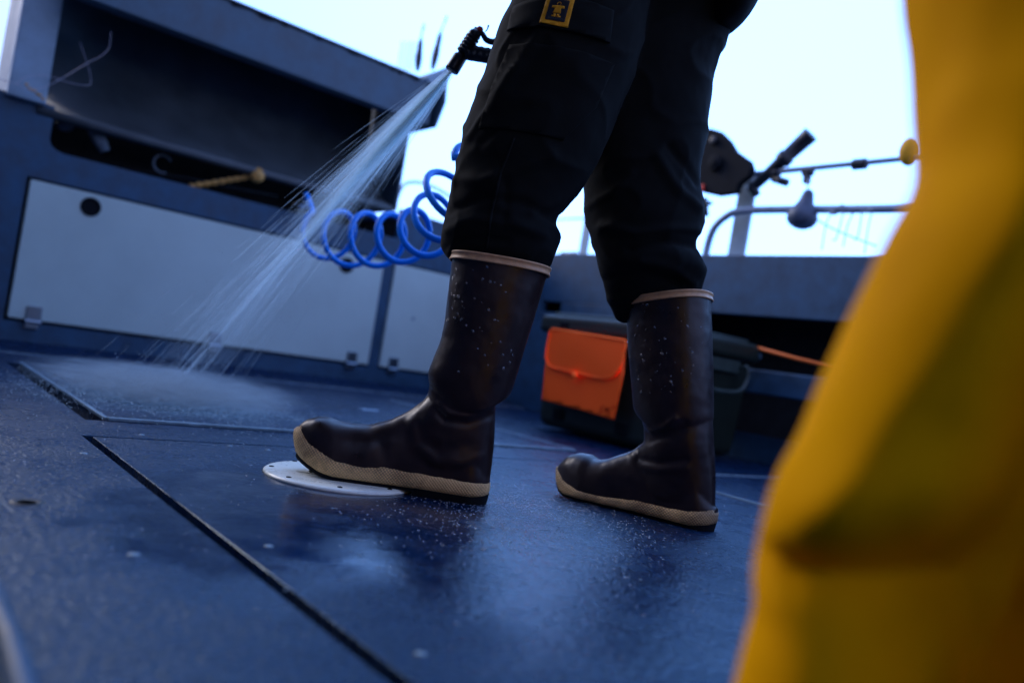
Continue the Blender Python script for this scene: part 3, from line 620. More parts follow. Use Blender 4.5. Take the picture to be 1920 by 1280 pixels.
# =================================================================== PERSON 1 (front figure)
PE = thing('person', (.15, 1.38, 0), 'person in dark trousers and brown rubber boots hosing the deck, toe on white plate', 'person')
def boot(heel, dirv, K):
    """K holds the side outline in photo-traced points turned into metres on the boot's own mid plane"""
    dirv = Vector(dirv).normalized(); perp = Vector((-dirv.y, dirv.x, 0)); perp = -perp if perp.y > 0 else perp     # perp points to the camera side
    def W(x, y): return onp(x, y, perp, perp.dot(heel))
    def sz(x, y): p = W(x, y); return ((p-heel).dot(dirv), p.z)
    def at(s, z, wd): return heel+dirv*s+perp*wd+Z*z
    zb = sorted(sz(*p) for p in K['zb']); zt = sorted(sz(*p) for p in K['zt']); zu = sorted(sz(*p) for p in K['zu']); dmn = K['lift']
    itp = lambda T, s: float(np.interp(s, [p[0] for p in T], [p[1] for p in T]))
    L = zt[-1][0]+K.get('toe', .010); s0 = -.002
    HW = lambda s: float(np.interp(s/L, [0, .1, .3, .45, .62, .78, .9, 1], [.034, .0365, .036, .037, .044, .050, .047, .040]))
    def half(s, inset=0):
        r1, r2 = .036, .085; f = 1
        if s < s0+r1: f *= math.sqrt(max(0, 1-((s0+r1-s)/r1)**2))
        if s > L-r2: f *= math.sqrt(max(0, 1-((s-(L-r2))/r2)**2.2))
        return max(0, HW(s)*f-inset)
    nS = 60; ss = [s0+(L-s0)*(.5-.5*math.cos(math.pi*i/nS)) for i in range(nS+1)]
    outl = [(s, half(s)) for s in ss]+[(s, -half(s)) for s in ss[-2:0:-1]]
    fl_ = lambda s: max(itp(zb, s), dmn)
    rows = []
    for kz, ins in ((0, .007), (.12, .0015), (.35, 0), (.6, .0002), (.80, .001), (.84, .0035), (1.0, .0045), (1.0, .012)):
        row = []
        for s, h_ in outl:
            sg = 1 if h_ >= 0 else -1; q_ = max(0, abs(h_)-ins); z0, z1 = fl_(s), itp(zt, s)
            endin = ins*.9; s2 = min(max(s, s0+endin), L-endin) if abs(h_) < .02 else s
            row.append(at(s2, z0+(z1-z0)*kz, sg*q_))
        rows.append(row)
    sm_ = MB(); sm_.loft(rows, True)
    # heel block and thin outsole, dark rubber
    os_ = MB(); hs = [s for s in ss if s <= K['heel']]
    if hs[-1] < K['heel']-.001: hs.append(K['heel'])
    ho = [(s, half(s, .004)) for s in hs]+[(s, -half(s, .004)) for s in hs[::-1]][:-1]
    r0_ = [at(s+.002*(s < .02), 0.0005, h_*.97) for s, h_ in ho]; r1_ = [at(s+.0, fl_(s)+.003, h_) for s, h_ in ho]
    os_.loft([r0_, r1_], True)
    fo = [(s, half(s, .003)) for s in ss if s > K['heel']-.01 and s < L-.012]; fo = fo+[(s, -h_) for s, h_ in fo[::-1]]
    os_.loft([[at(s, max(fl_(s)-K['thin'], .0005 if K['thin'] < .004 else .0), h_*.96) for s, h_ in fo], [at(s, fl_(s)+.001, h_) for s, h_ in fo]], True)
    # upper: foot + ankle + shaft fused into one skin
    um = MB(); secs = []; iA = [s for s in ss if s > s0+.0015 and s < L-.006]
    for s in iA:
        h_ = half(s, .0035); z0 = itp(zt, s)-.008; zu_ = max(itp(zu, s), itp(zt, s)+.001); ring = []
        if s > L-.03: h_ *= 1
        for k in range(28):
            t = math.pi*k/27; c_ = math.cos(t); s_ = math.sin(t); ring.append(at(s, z0+(zu_-z0)*(s_**.72 if s_ > 0 else 0), h_*math.copysign(abs(c_)**.8, c_)))
        secs.append(ring)
    um.loft(secs, True)
    def rings(T):
        out_ = []
        for r in T:
            x0, y0, x1, y1, dd = r[:5]; out_.append(ell(W(x0, y0), W(x1, y1), perp*dd, 48, sag=r[5] if len(r) > 5 else 0, pw=r[6] if len(r) > 6 else 2.25))
        return densify(out_, 4)
    um.loft(rings(K['ankle']), True); um.loft(rings(K['shaft']), True)
    me = fuse(um, .0024, 9, .5)
    fld = [([tuple(W(x, y)) for x, y in pl], a_, wd_) for pl, a_, wd_ in K['folds']]
    def dz(c, n):
        d = .0006*mn.noise(c*28)+.0004*mn.noise(c*70)
        side = (c-heel).dot(perp)
        for pl, a_, wd_ in fld:
            cc = c-perp*side; best = 9
            for i in range(len(pl)-1):
                p0, p1 = Vector(pl[i]), Vector(pl[i+1]); e_ = p1-p0; t = max(0, min(1, (cc-p0).dot(e_)/e_.dot(e_))); dd = (cc-p0-e_*t).length
                best = min(best, dd)
            g_ = math.exp(-(best/wd_)**2); d += a_*g_*abs(n.dot(perp))
        return d
    displace(me, dz)
    tree = bvh(me)
    ob_ = link_world('boot', me, M['boot'], PE)
    sm_.build('sole', M['sole'], ob_, smooth=True); os_.build('outsole', M['blackmat'], ob_)
    # top band
    T0 = K['shaft'][0]; x0, y0, x1, y1, dd = T0[:5]; pwr = T0[6] if len(T0) > 6 else 2.25
    axis = (W(x0, y0)+W(x1, y1))/2-(W(*K['shaft'][1][0:2])+W(*K['shaft'][1][2:4]))/2; axis.normalize()
    bm_ = MB(); H_ = .0125
    def bring(h_, gx): a_, b2 = W(x0, y0), W(x1, y1); m_ = (a_+b2)/2; k2 = 1+gx/(((b2-a_).length)/2); return [p+axis*h_ for p in ell(m_+(a_-m_)*k2, m_+(b2-m_)*k2, perp*(dd+gx), 72, pw=pwr)]
    prof_ = [(-H_, .0008), (-H_, .0030), (-H_+.002, .0036), (-H_+.0030, .0024), (-.0030, .0022), (-.002, .0036), (.0006, .0034), (.001, .0018), (.001, -.0015), (-.004, -.0015)]
    bm_.loft([bring(h_, g_) for h_, g_ in prof_], False); bm_.build('top_band', M['band'], ob_, smooth=True)
    # beads of water
    dm_ = MB(); tri = [p for p in me.polygons]; o0 = org(PE)
    cand = [p for p in tri if (p.normal.dot(perp) > .25 and K['dz'][0] < p.center.z < K['dz'][1])]
    cen = [(random.choice(cand).center, random.uniform(.01, .05)) for _ in range(9)]
    wts = [min(1, .04+sum(math.exp(-((p.center-c).length/r)**2) for c, r in cen)) for p in cand]
    for p in random.choices(cand, wts, k=K['nd']):
        r = .0009+.0019*random.random()**2; n = p.normal; a_ = n.orthogonal().normalized(); b2 = n.cross(a_); c_ = p.center+n*r*.1+o0; e2 = random.uniform(1, 1.35)
        rr_ = [[c_+n*(r*.75*math.sin(q_))+(a_*math.cos(t)+b2*math.sin(t)*e2)*r*math.cos(q_) for t in [2*math.pi*k/10 for k in range(10)]] for q_ in (-.3, .15, .6, 1.05, 1.45)]
        dm_.loft(rr_, True)
    dd_ = dm_.build('water_droplets', M['bead'], ob_, smooth=True); dd_['kind'] = 'stuff'
    return ob_, tree, W, perp, at
F_ = dict(
  zb=[(552, 820), (558, 843), (566, 853), (584, 865), (610, 880), (662, 896), (714, 901), (779, 911), (818, 921), (870, 927), (917, 928)],
  zt=[(562, 800), (570, 796), (584, 815), (610, 835), (641, 854), (678, 864), (727, 868), (766, 873), (818, 882), (871, 893), (917, 899)],
  zu=[(566, 794), (572, 788), (579, 784), (600, 779.5), (616, 782), (635, 789), (654, 793), (695, 796), (735, 785), (773, 766), (800, 745), (850, 745), (878, 790), (898, 838), (910, 878), (917, 894)],
  heel=.118, thin=.004, lift=.0105, toe=.008,
  ankle=[(812, 700, 925, 700, .035), (806, 722, 928, 735, .041), (800, 742, 929, 763, .043), (775, 768, 928, 795, .042), (748, 788, 927, 825, .040), (745, 830, 923, 870, .037), (750, 862, 920, 892, .033)],
  shaft=[(849, 474, 1030, 505, .062, 0, 2.5), (846, 500, 1024, 524, .062), (841, 540, 1014, 556, .061), (834, 600, 998, 610, .059), (825, 640, 986, 648, .057), (812, 672, 976, 680, .055), (803, 698, 968, 706, .054, .004), (806, 722, 960, 732, .051, .016), (818, 738, 950, 746, .045, .022), (838, 748, 925, 752, .034, .018)],
  folds=[([(806, 722), (818, 752), (845, 772), (880, 776), (915, 766), (950, 752)], .0030, .006), ([(808, 742), (838, 784), (880, 790), (925, 775)], -.0030, .007),
         ([(790, 780), (798, 820), (830, 838), (880, 830)], -.0022, .010), ([(775, 790), (782, 830), (820, 860), (870, 862), (905, 850)], .0018, .008), ([(700, 800), (720, 830), (730, 855)], -.0012, .010)],
  dz=(.195, .375), nd=55)
b1, tree1, W1, perp1, at1 = boot(Vector((-.000, 1.285, 0)), (-1, 0, 0), F_)
hr = Vector((.389, 1.357, 0)); dr_ = Vector((.171, 1.499, 0))-hr
R_ = dict(
  zb=[(1049, 882), (1051, 900), (1062, 917), (1087, 934), (1125, 947), (1175, 958), (1210, 966), (1232, 972), (1270, 981), (1300, 984), (1342, 984)],
  zt=[(1054, 874), (1062, 882), (1075, 897), (1105, 915), (1150, 926), (1210, 933), (1250, 942), (1300, 952), (1342, 955)],
  zu=[(1056, 868), (1062, 860), (1072, 852), (1092, 848), (1110, 852), (1120, 861), (1140, 860), (1165, 852), (1190, 843), (1210, 828), (1255, 830), (1296, 855), (1316, 893), (1330, 928), (1340, 950)],
  heel=.105, thin=.003, lift=.004, toe=.010,
  ankle=[(1206, 770, 1334, 770, .036), (1209, 800, 1335, 805, .043), (1211, 826, 1337, 840, .044), (1196, 845, 1339, 870, .041), (1190, 880, 1341, 905, .038), (1195, 925, 1340, 945, .034)],
  shaft=[(1181, 569, 1329, 548, .060, 0, 2.5), (1181, 595, 1330, 575, .060), (1182, 640, 1332, 630, .059), (1186, 690, 1334, 690, .057), (1190, 730, 1335, 735, .056), (1193, 758, 1335, 765, .054, .006), (1202, 778, 1335, 785, .048, .018), (1220, 790, 1325, 792, .038, .02)],
  folds=[([(1196, 762), (1210, 790), (1235, 806), (1262, 804), (1285, 786)], .0035, .006), ([(1205, 790), (1235, 824), (1275, 815), (1300, 795)], -.003, .008),
         ([(1195, 850), (1215, 872), (1255, 880), (1300, 876)], .002, .007), ([(1210, 858), (1250, 866), (1300, 860)], -.002, .006)],
  dz=(.20, .375), nd=62)
b2, tree2, W2, perp2, at2 = boot(hr, dr_, R_)
# name written on the front boot's band
tv, tf = text_mesh('/ WINK', 1.0); w0 = max(v.x for v in tv)-min(v.x for v in tv); h0 = max(v.y for v in tv)-min(v.y for v in tv)
pA = W1(876, 474); pB = W1(927, 480.5); ex = pB-pA; ey = Z*.0068
mid = (pA+pB)/2; oo = []
bandtree = None
for o in b1.children:
    if o.name.startswith('top_band'):
        me = o.data; bandtree = BVHTree.FromPolygons([v.co+org(PE) for v in me.vertices], [tuple(p.vertices) for p in me.polygons])
for v in tv:
    p = mid+ex*(v.x/w0)+ey*(v.y/h0)+Z*(-.0004); hit = bandtree.ray_cast(p+perp1*.3, -perp1)
    oo.append((hit[0] if hit[0] is not None else p+perp1*.06)+perp1*.0004)
MB().add(oo, tf).build('lettering', M['mark'], b1)

# trousers -----------------------------------------------------------------
tm = MB(); YL, YR = 1.300, 1.430
def leg(T, Y):
    out_ = []
    for r_ in T:
        x0, y0, x1, y1, dd = r_[:5]; Yc = r_[5] if len(r_) > 5 else Y; out_.append(ell(onY(x0, y0, Yc), onY(x1, y1, Yc), Vector((0, dd, 0)), 56, pw=2.15))
    return densify(out_, 4)
tm.loft(leg([(868, 505, 1015, 518, .050), (852, 488, 1025, 503, .058), (834, 476, 1034, 490, .068), (827, 458, 1046, 462, .076), (831, 425, 1049, 432, .080), (841, 392, 1046, 408, .082), (850, 345, 1092, 352, .088), (858, 300, 1118, 310, .092), (867, 254, 1140, 262, .096), (886, 205, 1160, 212, .100),
  (905, 160, 1180, 162, .103), (921, 105, 1200, 96, .106), (938, 50, 1215, 30, .108), (960, 4, 1230, -34, .110), (968, -80, 1262, -120, .115), (975, -150, 1280, -190, .115)], YL), True)
tm.loft(leg([(1200, 600, 1300, 574, .026, 1.455), (1174, 606, 1308, 560, .028, 1.455), (1155, 600, 1314, 544, .032, 1.455), (1147, 580, 1320, 524, .042, 1.450), (1138, 552, 1324, 506, .060, 1.440), (1121, 500, 1312, 492, .080), (1105, 440, 1302, 456, .082), (1097, 402, 1314, 428, .085), (1094, 352, 1319, 388, .088), (1092, 300, 1309, 338, .092),
  (1090, 250, 1322, 254, .098), (1086, 160, 1330, 156, .104), (1070, 80, 1356, 88, .108), (1050, 20, 1374, 45, .112), (1030, -60, 1400, -40, .118), (1020, -150, 1420, -130, .12)], YR), True)
pelvis = [ell(onY(960, -30, 1.37), onY(1385, -10, 1.37), Vector((0, .15, 0)), 56), ell(onY(950, -120, 1.37), onY(1410, -90, 1.37), Vector((0, .17, 0)), 56), ell(onY(955, -220, 1.37), onY(1420, -190, 1.37), Vector((0, .165, 0)), 56), ell(onY(985, -330, 1.37), onY(1400, -310, 1.37), Vector((0, .15, 0)), 56)]
tm.loft(densify(pelvis, 3), True)
tme = fuse(tm, .0045, 6, .5)
creases = [([(930, 210), (985, 120), (1010, 80)], .006, .014), ([(880, 255), (940, 180), (975, 140)], .005, .010), ([(905, 275), (940, 245), (985, 215)], -.004, .012),
 ([(850, 330), (900, 345), (960, 330), (1030, 300)], .006, .016), ([(845, 395), (905, 375), (980, 385), (1046, 412)], -.005, .012), ([(838, 430), (890, 415), (960, 425), (1020, 440)], .006, .014), ([(832, 462), (880, 448), (950, 455)], -.004, .010), ([(1000, 400), (1040, 380), (1085, 350)], .005, .012),
 ([(930, 300), (950, 360), (945, 420)], -.003, .010),
 ([(1130, 420), (1190, 440), (1260, 430), (1312, 426)], .007, .013), ([(1180, 470), (1240, 455), (1306, 458)], -.008, .012), ([(1200, 490), (1260, 500), (1315, 525)], .005, .010), ([(1140, 520), (1210, 510), (1280, 530)], -.004, .012), ([(1150, 560), (1220, 545), (1310, 540)], .004, .012), ([(1230, 300), (1270, 360), (1315, 385)], .007, .016), ([(1250, 280), (1290, 320), (1312, 340)], -.006, .012), ([(1100, 380), (1150, 360), (1180, 330)], .004, .012)]
def onleg(x, y, Y): return onY(x, y, Y)
fl2 = [([onleg(x, y, 1.24 if pl[0][0] < 1100 else 1.36) for x, y in pl], a_, wd_*.62) for pl, a_, wd_ in creases]
def dz2(c, n):
    d = .0035*mn.noise(Vector((c.x*5, c.y*5, c.z*9)))+.0022*mn.noise(Vector((c.x*14+c.z*9, c.y*14, c.z*20)))+.0006*mn.noise(c*60)
    rg_ = 1-abs(mn.noise(Vector((c.x*9+c.z*5, c.y*9, c.z*13-c.x*6))))*2.2; d += .0035*max(0, rg_)**3
    for pl, a_, wd_ in fl2:
        best = 9
        for i in range(len(pl)-1):
            p0, p1 = pl[i], pl[i+1]; ex_, ez_ = p1.x-p0.x, p1.z-p0.z; dx, dz_ = c.x-p0.x, c.z-p0.z
            t = max(0, min(1, (dx*ex_+dz_*ez_)/(ex_*ex_+ez_*ez_))); best = min(best, math.hypot(dx-ex_*t, dz_-ez_*t))
        if best < wd_*3: d += a_*math.exp(-(best/wd_)**2)*(.3+.7*max(0, -n.y))
    return d
displace(tme, dz2)
tree3 = bvh(tme)
trs = link_world('trousers', tme, M['cloth'], PE)
def stick(poly, off, thick, name, mt, par, h=6, Y=1.2, smooth=True):
    """a flat panel sewn on the outside of the thigh: follows the cloth"""
    vs, fs = poly_grid(poly, h); top = []; bot = []
    for x, y in vs:
        p = onY(x, y, 1.235); hit = tree3.ray_cast(p-Vector((0, .4, 0)), Vector((0, 1, 0))); q_ = hit[0] if hit[0] is not None else p
        top.append(q_-Vector((0, off+thick, 0))); bot.append(q_-Vector((0, off-.002, 0)))
    n = len(vs); ec = {}
    for f in fs:
        for i in range(len(f)): ec[(f[i], f[(i+1) % len(f)])] = 1
    rim = [e_ for e_ in ec if (e_[1], e_[0]) not in ec]
    return MB().add(top+bot, list(fs)+[tuple(n+i for i in f[::-1]) for f in fs]+[(b_, a_, n+a_, n+b_) for a_, b_ in rim]).build(name, M[mt], par, smooth=smooth)
stick([(955, 92), (1150, 128), (1118, 205), (1055, 271), (1000, 262), (897, 243), (922, 165)], .001, .0025, 'pocket', 'cloth', trs, 9)
stick([(962, 14), (1060, 18), (1146, 40), (1139, 97), (1060, 80), (1000, 70), (950, 62), (955, 36)], .004, .003, 'pocket_flap', 'cloth2', trs, 9)
pt = [(1024, 17), (1073.5, 24.5), (1060, 77), (1009, 66)]
stick([(962, 268), (966, 269), (942, 330), (925, 400), (914, 470), (910, 470), (920, 400), (937, 330)], .0005, .0014, 'seam', 'cloth2', trs, 8)
stick(pt, .0085, .001, 'patch', 'patchy', trs, 5)
def q2(a_, b_):       # a,b in 0..1 on the patch
    x = (pt[0][0]*(1-a_)+pt[1][0]*a_)*(1-b_)+(pt[3][0]*(1-a_)+pt[2][0]*a_)*b_; y = (pt[0][1]*(1-a_)+pt[1][1]*a_)*(1-b_)+(pt[3][1]*(1-a_)+pt[2][1]*a_)*b_; return (x, y)
rr = []
for cx, cy, a0 in ((.80, .18, -90), (.80, .82, 0), (.20, .82, 90), (.20, .18, 180)):
    for k in range(4):
        an = math.radians(a0+k*30); rr.append(q2(cx+.05*math.cos(an), cy+.04*math.sin(an)))
stick(rr, .0095, .0006, 'patch_field', 'patchn', trs, 4)
def em(poly, mt='patchy', nm='emblem'): stick([q2(a_, b_) for a_, b_ in poly], .0103, .0005, nm, mt, trs, 3)
em([(.28, .36), (.48, .345), (.52, .345), (.72, .36), (.73, .43), (.60, .44), (.64, .60), (.36, .60), (.40, .44), (.27, .43)])
em([(.40, .63), (.485, .63), (.485, .73), (.33, .73), (.34, .69), (.40, .68)]); em([(.515, .63), (.60, .63), (.60, .68), (.66, .69), (.67, .73), (.515, .73)])
for i in range(10):
    a0, a1 = math.pi*(.85+1.3*i/10), math.pi*(.85+1.3*(i+1)/10)
    em([(.5+.075*math.cos(a0), .29+.065*math.sin(a0)), (.5+.075*math.cos(a1), .29+.065*math.sin(a1)), (.5+.058*math.cos(a1), .29+.05*math.sin(a1)), (.5+.058*math.cos(a0), .29+.05*math.sin(a0))], nm='emblem_hood')
tv, tf = text_mesh('GUY COTTEN', 1.0); w0 = max(v.x for v in tv)-min(v.x for v in tv); h0 = max(v.y for v in tv)-min(v.y for v in tv); oo = []
for v in tv:
    x, y = q2(.5+.26*2*v.x/w0, .785-.055*v.y/h0); p = onY(x, y, 1.235); hit = tree3.ray_cast(p-Vector((0, .4, 0)), Vector((0, 1, 0))); oo.append((hit[0] if hit[0] is not None else p)-Vector((0, .0112, 0)))
MB().add(oo, tf).build('patch_lettering', M['patchg'], trs)

# jacket, arms, head, hands ---------------------------------------------------
def figure(parent, hip, facing, jacket_m, hem, arms, chest_z=1.30, lean=.0, side=None):
    f = Vector(facing).normalized(); l = Z.cross(f)
    pt_ = lambda a_, b_, z: Vector((hip.x, hip.y, 0))+f*a_+l*b_+Z*z
    jm = MB(); prof_ = hem+[(1.10, .125, .165), (1.20, .125, .18), (1.30, .125, .195), (1.38, .115, .20), (1.43, .09, .15), (1.47, .065, .075), (1.52, .060, .065)]
    jm.loft(densify([[pt_(a_*math.cos(t)+lean*(z-.9), b_*math.sin(t), z+(0 if i else 0)) for t in [2*math.pi*k/48 for k in range(48)]] for i, (z, a_, b_) in enumerate(prof_)], 3), True)
    for A_ in arms:
        P_ = densify([[p] for p in [pt_(0, 0, 1.385).lerp(A_[0], .35)+Z*.01]+list(A_[:-1])], 5); n_ = len(P_); jm.tube([p[0] for p in P_], [.078-.038*i/(n_-1) for i in range(n_)], 20)
    me = fuse(jm, .008, 5, .5); displace(me, lambda c, n: .004*mn.noise(c*9)+.002*mn.noise(c*25)); link_world('jacket', me, jacket_m, parent)
    # body: head and neck with hands as one skinned figure
    bm_ = MB(); hc = pt_(lean*.8+.01, 0, 1.66)
    R = []
    for z, a_, b_, o_ in ((1.46, .055, .055, -.005), (1.52, .053, .053, 0), (1.555, .06, .055, .01), (1.575, .083, .06, .02), (1.61, .09, .068, .012), (1.65, .096, .075, .006), (1.69, .100, .079, 0), (1.73, .097, .077, -.004), (1.765, .08, .064, -.008), (1.785, .045, .04, -.01)):
        R.append([pt_(lean*.8+o_+a_*math.cos(t), b_*math.sin(t), z) for t in [2*math.pi*k/32 for k in range(32)]])
    bm_.loft(R, True)
    nb = pt_(lean*.8+.100, 0, 1.66); bm_.tube([nb-f*.012+Z*.025, nb+f*.012-Z*.012, nb+f*.002-Z*.022], [.006, .012, .007], 10)
    for s_ in (-1, 1):
        bm_.ball(pt_(lean*.8-.005, s_*.078, 1.655), (.02, .012, .032), 12, 8); bm_.ball(pt_(lean*.8+.088, s_*.03, 1.672), .011, 10, 8)
    bm_.tube([pt_(lean*.8+.098, -.024, 1.615), pt_(lean*.8+.106, 0, 1.617), pt_(lean*.8+.098, .024, 1.615)], [.004, .007, .004], 8)
    for A_ in arms:
        P_ = [p[0] for p in densify([[p] for p in [pt_(-.005, 0, 1.47), pt_(-.005, 0, 1.38), pt_(0, 0, 1.385).lerp(A_[0], .6)-Z*.01]+list(A_[:-1])], 5)]; bm_.tube(P_, [.030-.006*i/(len(P_)-1) for i in range(len(P_))], 14)
    for A_ in arms:      # forearm end, palm, five fingers curled round whatever is held
        wr = A_[-2]; hd_ = A_[-1]; d = (hd_-wr).normalized(); sd_ = d.cross(Z).normalized(); dn = sd_.cross(d)
        bm_.tube([A_[-3].lerp(wr, .5), wr, wr+d*.02], [.032, .026, .026], 14)
        pc_ = wr+d*.055; bm_.loft(densify([ell(wr+d*x-sd_*w_, wr+d*x+sd_*w_, dn*t_, 20) for x, w_, t_ in ((0, .026, .018), (.03, .036, .016), (.07, .041, .014), (.095, .038, .012))], 2), True)
        for k in range(4):
            o1 = wr+d*.09+sd_*(-.030+.020*k); ln_ = (.026, .030, .028, .021)[k]
            bm_.tube([o1-d*.02, o1, o1+d*ln_-dn*.010, o1+d*ln_*1.1-dn*(.010+ln_*.9), o1+d*ln_*.5-dn*(.014+ln_*1.25)], [.0085, .009, .0085, .0078, .006], 10)
        th_ = wr+d*.03-sd_*.034; bm_.tube([th_+sd_*.012, th_, th_+d*.03-sd_*.012-dn*.010, th_+d*.05-sd_*.002-dn*.028], [.013, .013, .011, .008], 10)
    link_world('body', fuse(bm_, .0035, 2, .4), M['skin'], parent)
    hm_ = MB(); R = []
    for z, a_, b_, o_ in ((1.60, .05, .06, -.055), (1.64, .07, .078, -.042), (1.68, .084, .086, -.026), (1.72, .098, .086, -.012), (1.76, .092, .076, -.008), (1.79, .062, .052, -.010), (1.80, .02, .02, -.01)):
        R.append([pt_(lean*.8+o_+a_*math.cos(t), b_*math.sin(t), z) for t in [2*math.pi*k/28 for k in range(28)]])
    hm_.loft(densify(R, 2), True); hm_.build('hair', M['hair'], parent, smooth=True)
NZ = 1.50
grip0, grip1 = onY(880, 103, NZ), onY(990, 120, NZ)
hipP = Vector((.135, 1.385, 0))
# forearm comes from behind, wrist right of the grip, hand closes on it
wrist = grip1+Vector((.060, .012, .012))
armR = [Vector((.16, 1.60, 1.36)), Vector((.24, 1.66, 1.10)), Vector((.16, 1.62, .93)), wrist, grip1+Vector((-.03, .0, .005))]
armL = [Vector((.16, 1.19, 1.36)), Vector((.22, 1.12, 1.15)), Vector((.12, 1.10, 1.08)), Vector((-.02, 1.15, 1.08)), Vector((-.10, 1.17, 1.08))]
figure(PE, hipP, (-1, 0, 0), mat('dark_jacket', (.006, .010, .016), .8, var=.2, vscale=12), [(.985, .165, .165), (.99, .178, .178), (1.03, .168, .172)], [armR, armL])
# jacket tail seen at the upper right edge of the frame
jt = MB(); jt.loft(densify([ell(onY(1330, -60, 1.37), onY(1432, -70, 1.37), Vector((0, .10, 0)), 32), ell(onY(1330, -20, 1.37), onY(1426, -18, 1.37), Vector((0, .10, 0)), 32), ell(onY(1330, 20, 1.37), onY(1412, 18, 1.37), Vector((0, .09, 0)), 32), ell(onY(1335, 44, 1.37), onY(1392, 42, 1.37), Vector((0, .07, 0)), 32), ell(onY(1345, 52, 1.37), onY(1372, 49, 1.37), Vector((0, .03, 0)), 32)], 3), True)
jt.build('jacket_tail', M['cloth'], PE, smooth=True)

# =================================================================== SPRAY NOZZLE
nzl = thing('spray_nozzle', grip0, 'black pistol spray nozzle with red button held beside the thigh, spraying', 'spray nozzle')
def n_(x, y): return onY(x, y, NZ)
tip, hdn = n_(846.5, 133), n_(892, 62); ax = (hdn-tip); Ln = ax.length; pr = 1.5/FPX
prof_ = [(0, 9*pr), (0, 13.2*pr), (.05, 13.8*pr), (.36, 13.0*pr), (.385, 12*pr), (.39, 9.0*pr), (.46, 9.0*pr)]
MB().lathe(tip, ax, [(k*Ln, r) for k, r in prof_], 28).build('collar', M['black'], nzl, True)
pr2 = [(.44, 9.5*pr)]
for i in range(5): z0 = .47+i*.088; pr2 += [(z0, 10*pr), (z0+.012, 13.5*pr), (z0+.05, 13.8*pr), (z0+.062, 10.5*pr)]
pr2 += [(.93, 13*pr), (1.0, 11*pr), (1.06, 7*pr), (1.07, 0)]
MB().lathe(tip, ax, [(k*Ln, r) for k, r in pr2], 28).build('barrel', M['black'], nzl, True)
g0, g1 = n_(874, 98), n_(1010, 122); nn = 46
gp = [g0.lerp(g1, i/nn) for i in range(nn+1)]
rings_ = []
for i, p in enumerate(gp):
    hz = (15.0-1.5*i/nn)*pr; rib = .8*pr*(1 if (i % 4) < 2 else 0); rings_.append([p+Vector((0, (9*pr+rib)*math.cos(t), (hz+rib*(math.sin(t) > 0))*math.sin(t)))+Vector((.16*hz*math.sin(t), 0, 0)) for t in [2*math.pi*k/20 for k in range(20)]])
MB().loft(rings_, True).build('grip', M['black'], nzl, True)
R = densify([[n_(x, y)] for x, y in ((893, 58), (903, 62), (912, 75), (926, 79), (940, 73), (975, 78), (1005, 95))], 5)
MB().tube([p[0] for p in R], [3.6*pr+2.4*pr*math.sin(math.pi*i/(len(R)-1)) for i in range(len(R))], 10).build('trigger', M['black'], nzl, True)
MB().tube([n_(910, 60), n_(914, 55), n_(916, 48)], [1.2*pr, 1.2*pr, 2*pr], 8).build('lock_hook', M['black'], nzl, True)
MB().lathe(n_(898, 60), Vector((.25, 0, 1)), [(0, 6.5*pr), (7*pr, 6.5*pr), (9.5*pr, 4.5*pr), (10*pr, 0)], 18).build('button', M['red'], nzl, True)
MB().ball(n_(892, 54), 3.4*pr, 10, 8).build('pivot', M['black'], nzl, True)

# =================================================================== COILED HOSE
cen = [onY(x, y, Y) for x, y, Y in ((600, 436, 2.42), (640, 446, 2.30), (690, 450, 2.17), (738, 448, 2.06), (785, 438, 1.95), (822, 412, 1.86), (850, 372, 1.79), (900, 330, 1.72))]
R = densify([[p] for p in cen], 24); P_ = [r[0] for r in R]; turns = 7.1; hp = []; nP = len(P_)
for i, p in enumerate(P_):
    t = (P_[min(i+1, nP-1)]-P_[max(i-1, 0)]).normalized(); a_ = Z.cross(t).normalized(); b_ = t.cross(a_); s_ = i/(nP-1)
    hp.append((p, a_, b_, s_))
path = []; fine = 260
for j in range(fine+1):
    s_ = j/fine*(nP-1); i = min(int(s_), nP-2); fr = s_-i; p = hp[i][0].lerp(hp[i+1][0], fr); a_ = hp[i][1].lerp(hp[i+1][1], fr); b_ = hp[i][2].lerp(hp[i+1][2], fr)
    sp = (j/fine); ph = 2*math.pi*turns*(sp)+2.2; rad = .064+.006*math.sin(sp*9)+.02*max(0, sp-.6)
    path.append(p+a_*rad*math.cos(ph)*.95+b_*rad*math.sin(ph)*1.08)
tail0 = B(1.37, 3.215, .735)
pre = densify([[tail0], [tail0-V*.10-Z*.01], [path[0].lerp(tail0, .45)+Z*.05], [path[0].lerp(tail0, .15)+Z*.02], [path[0]]], 6)
post = densify([[path[-1]], [Vector((.02, 1.62, .68))], [Vector((.06, 1.54, .72))], [n_(1010, 122)+Vector((.03, 0, -.01))], [n_(1008, 122)]], 6)
path = [p[0] for p in pre[:-1]]+path+[p[0] for p in post[1:]]
hs_ = thing('coiled_hose', tail0, 'bright blue coiled hose hanging between the boat side and the person', 'hose')
MB().tube(path, .0080, 12).build('tube', M['hose'], hs_, True)
MB().tube([tail0+V*.02, tail0-V*.03], .012, 12).build('fitting', M['black'], hs_, True)

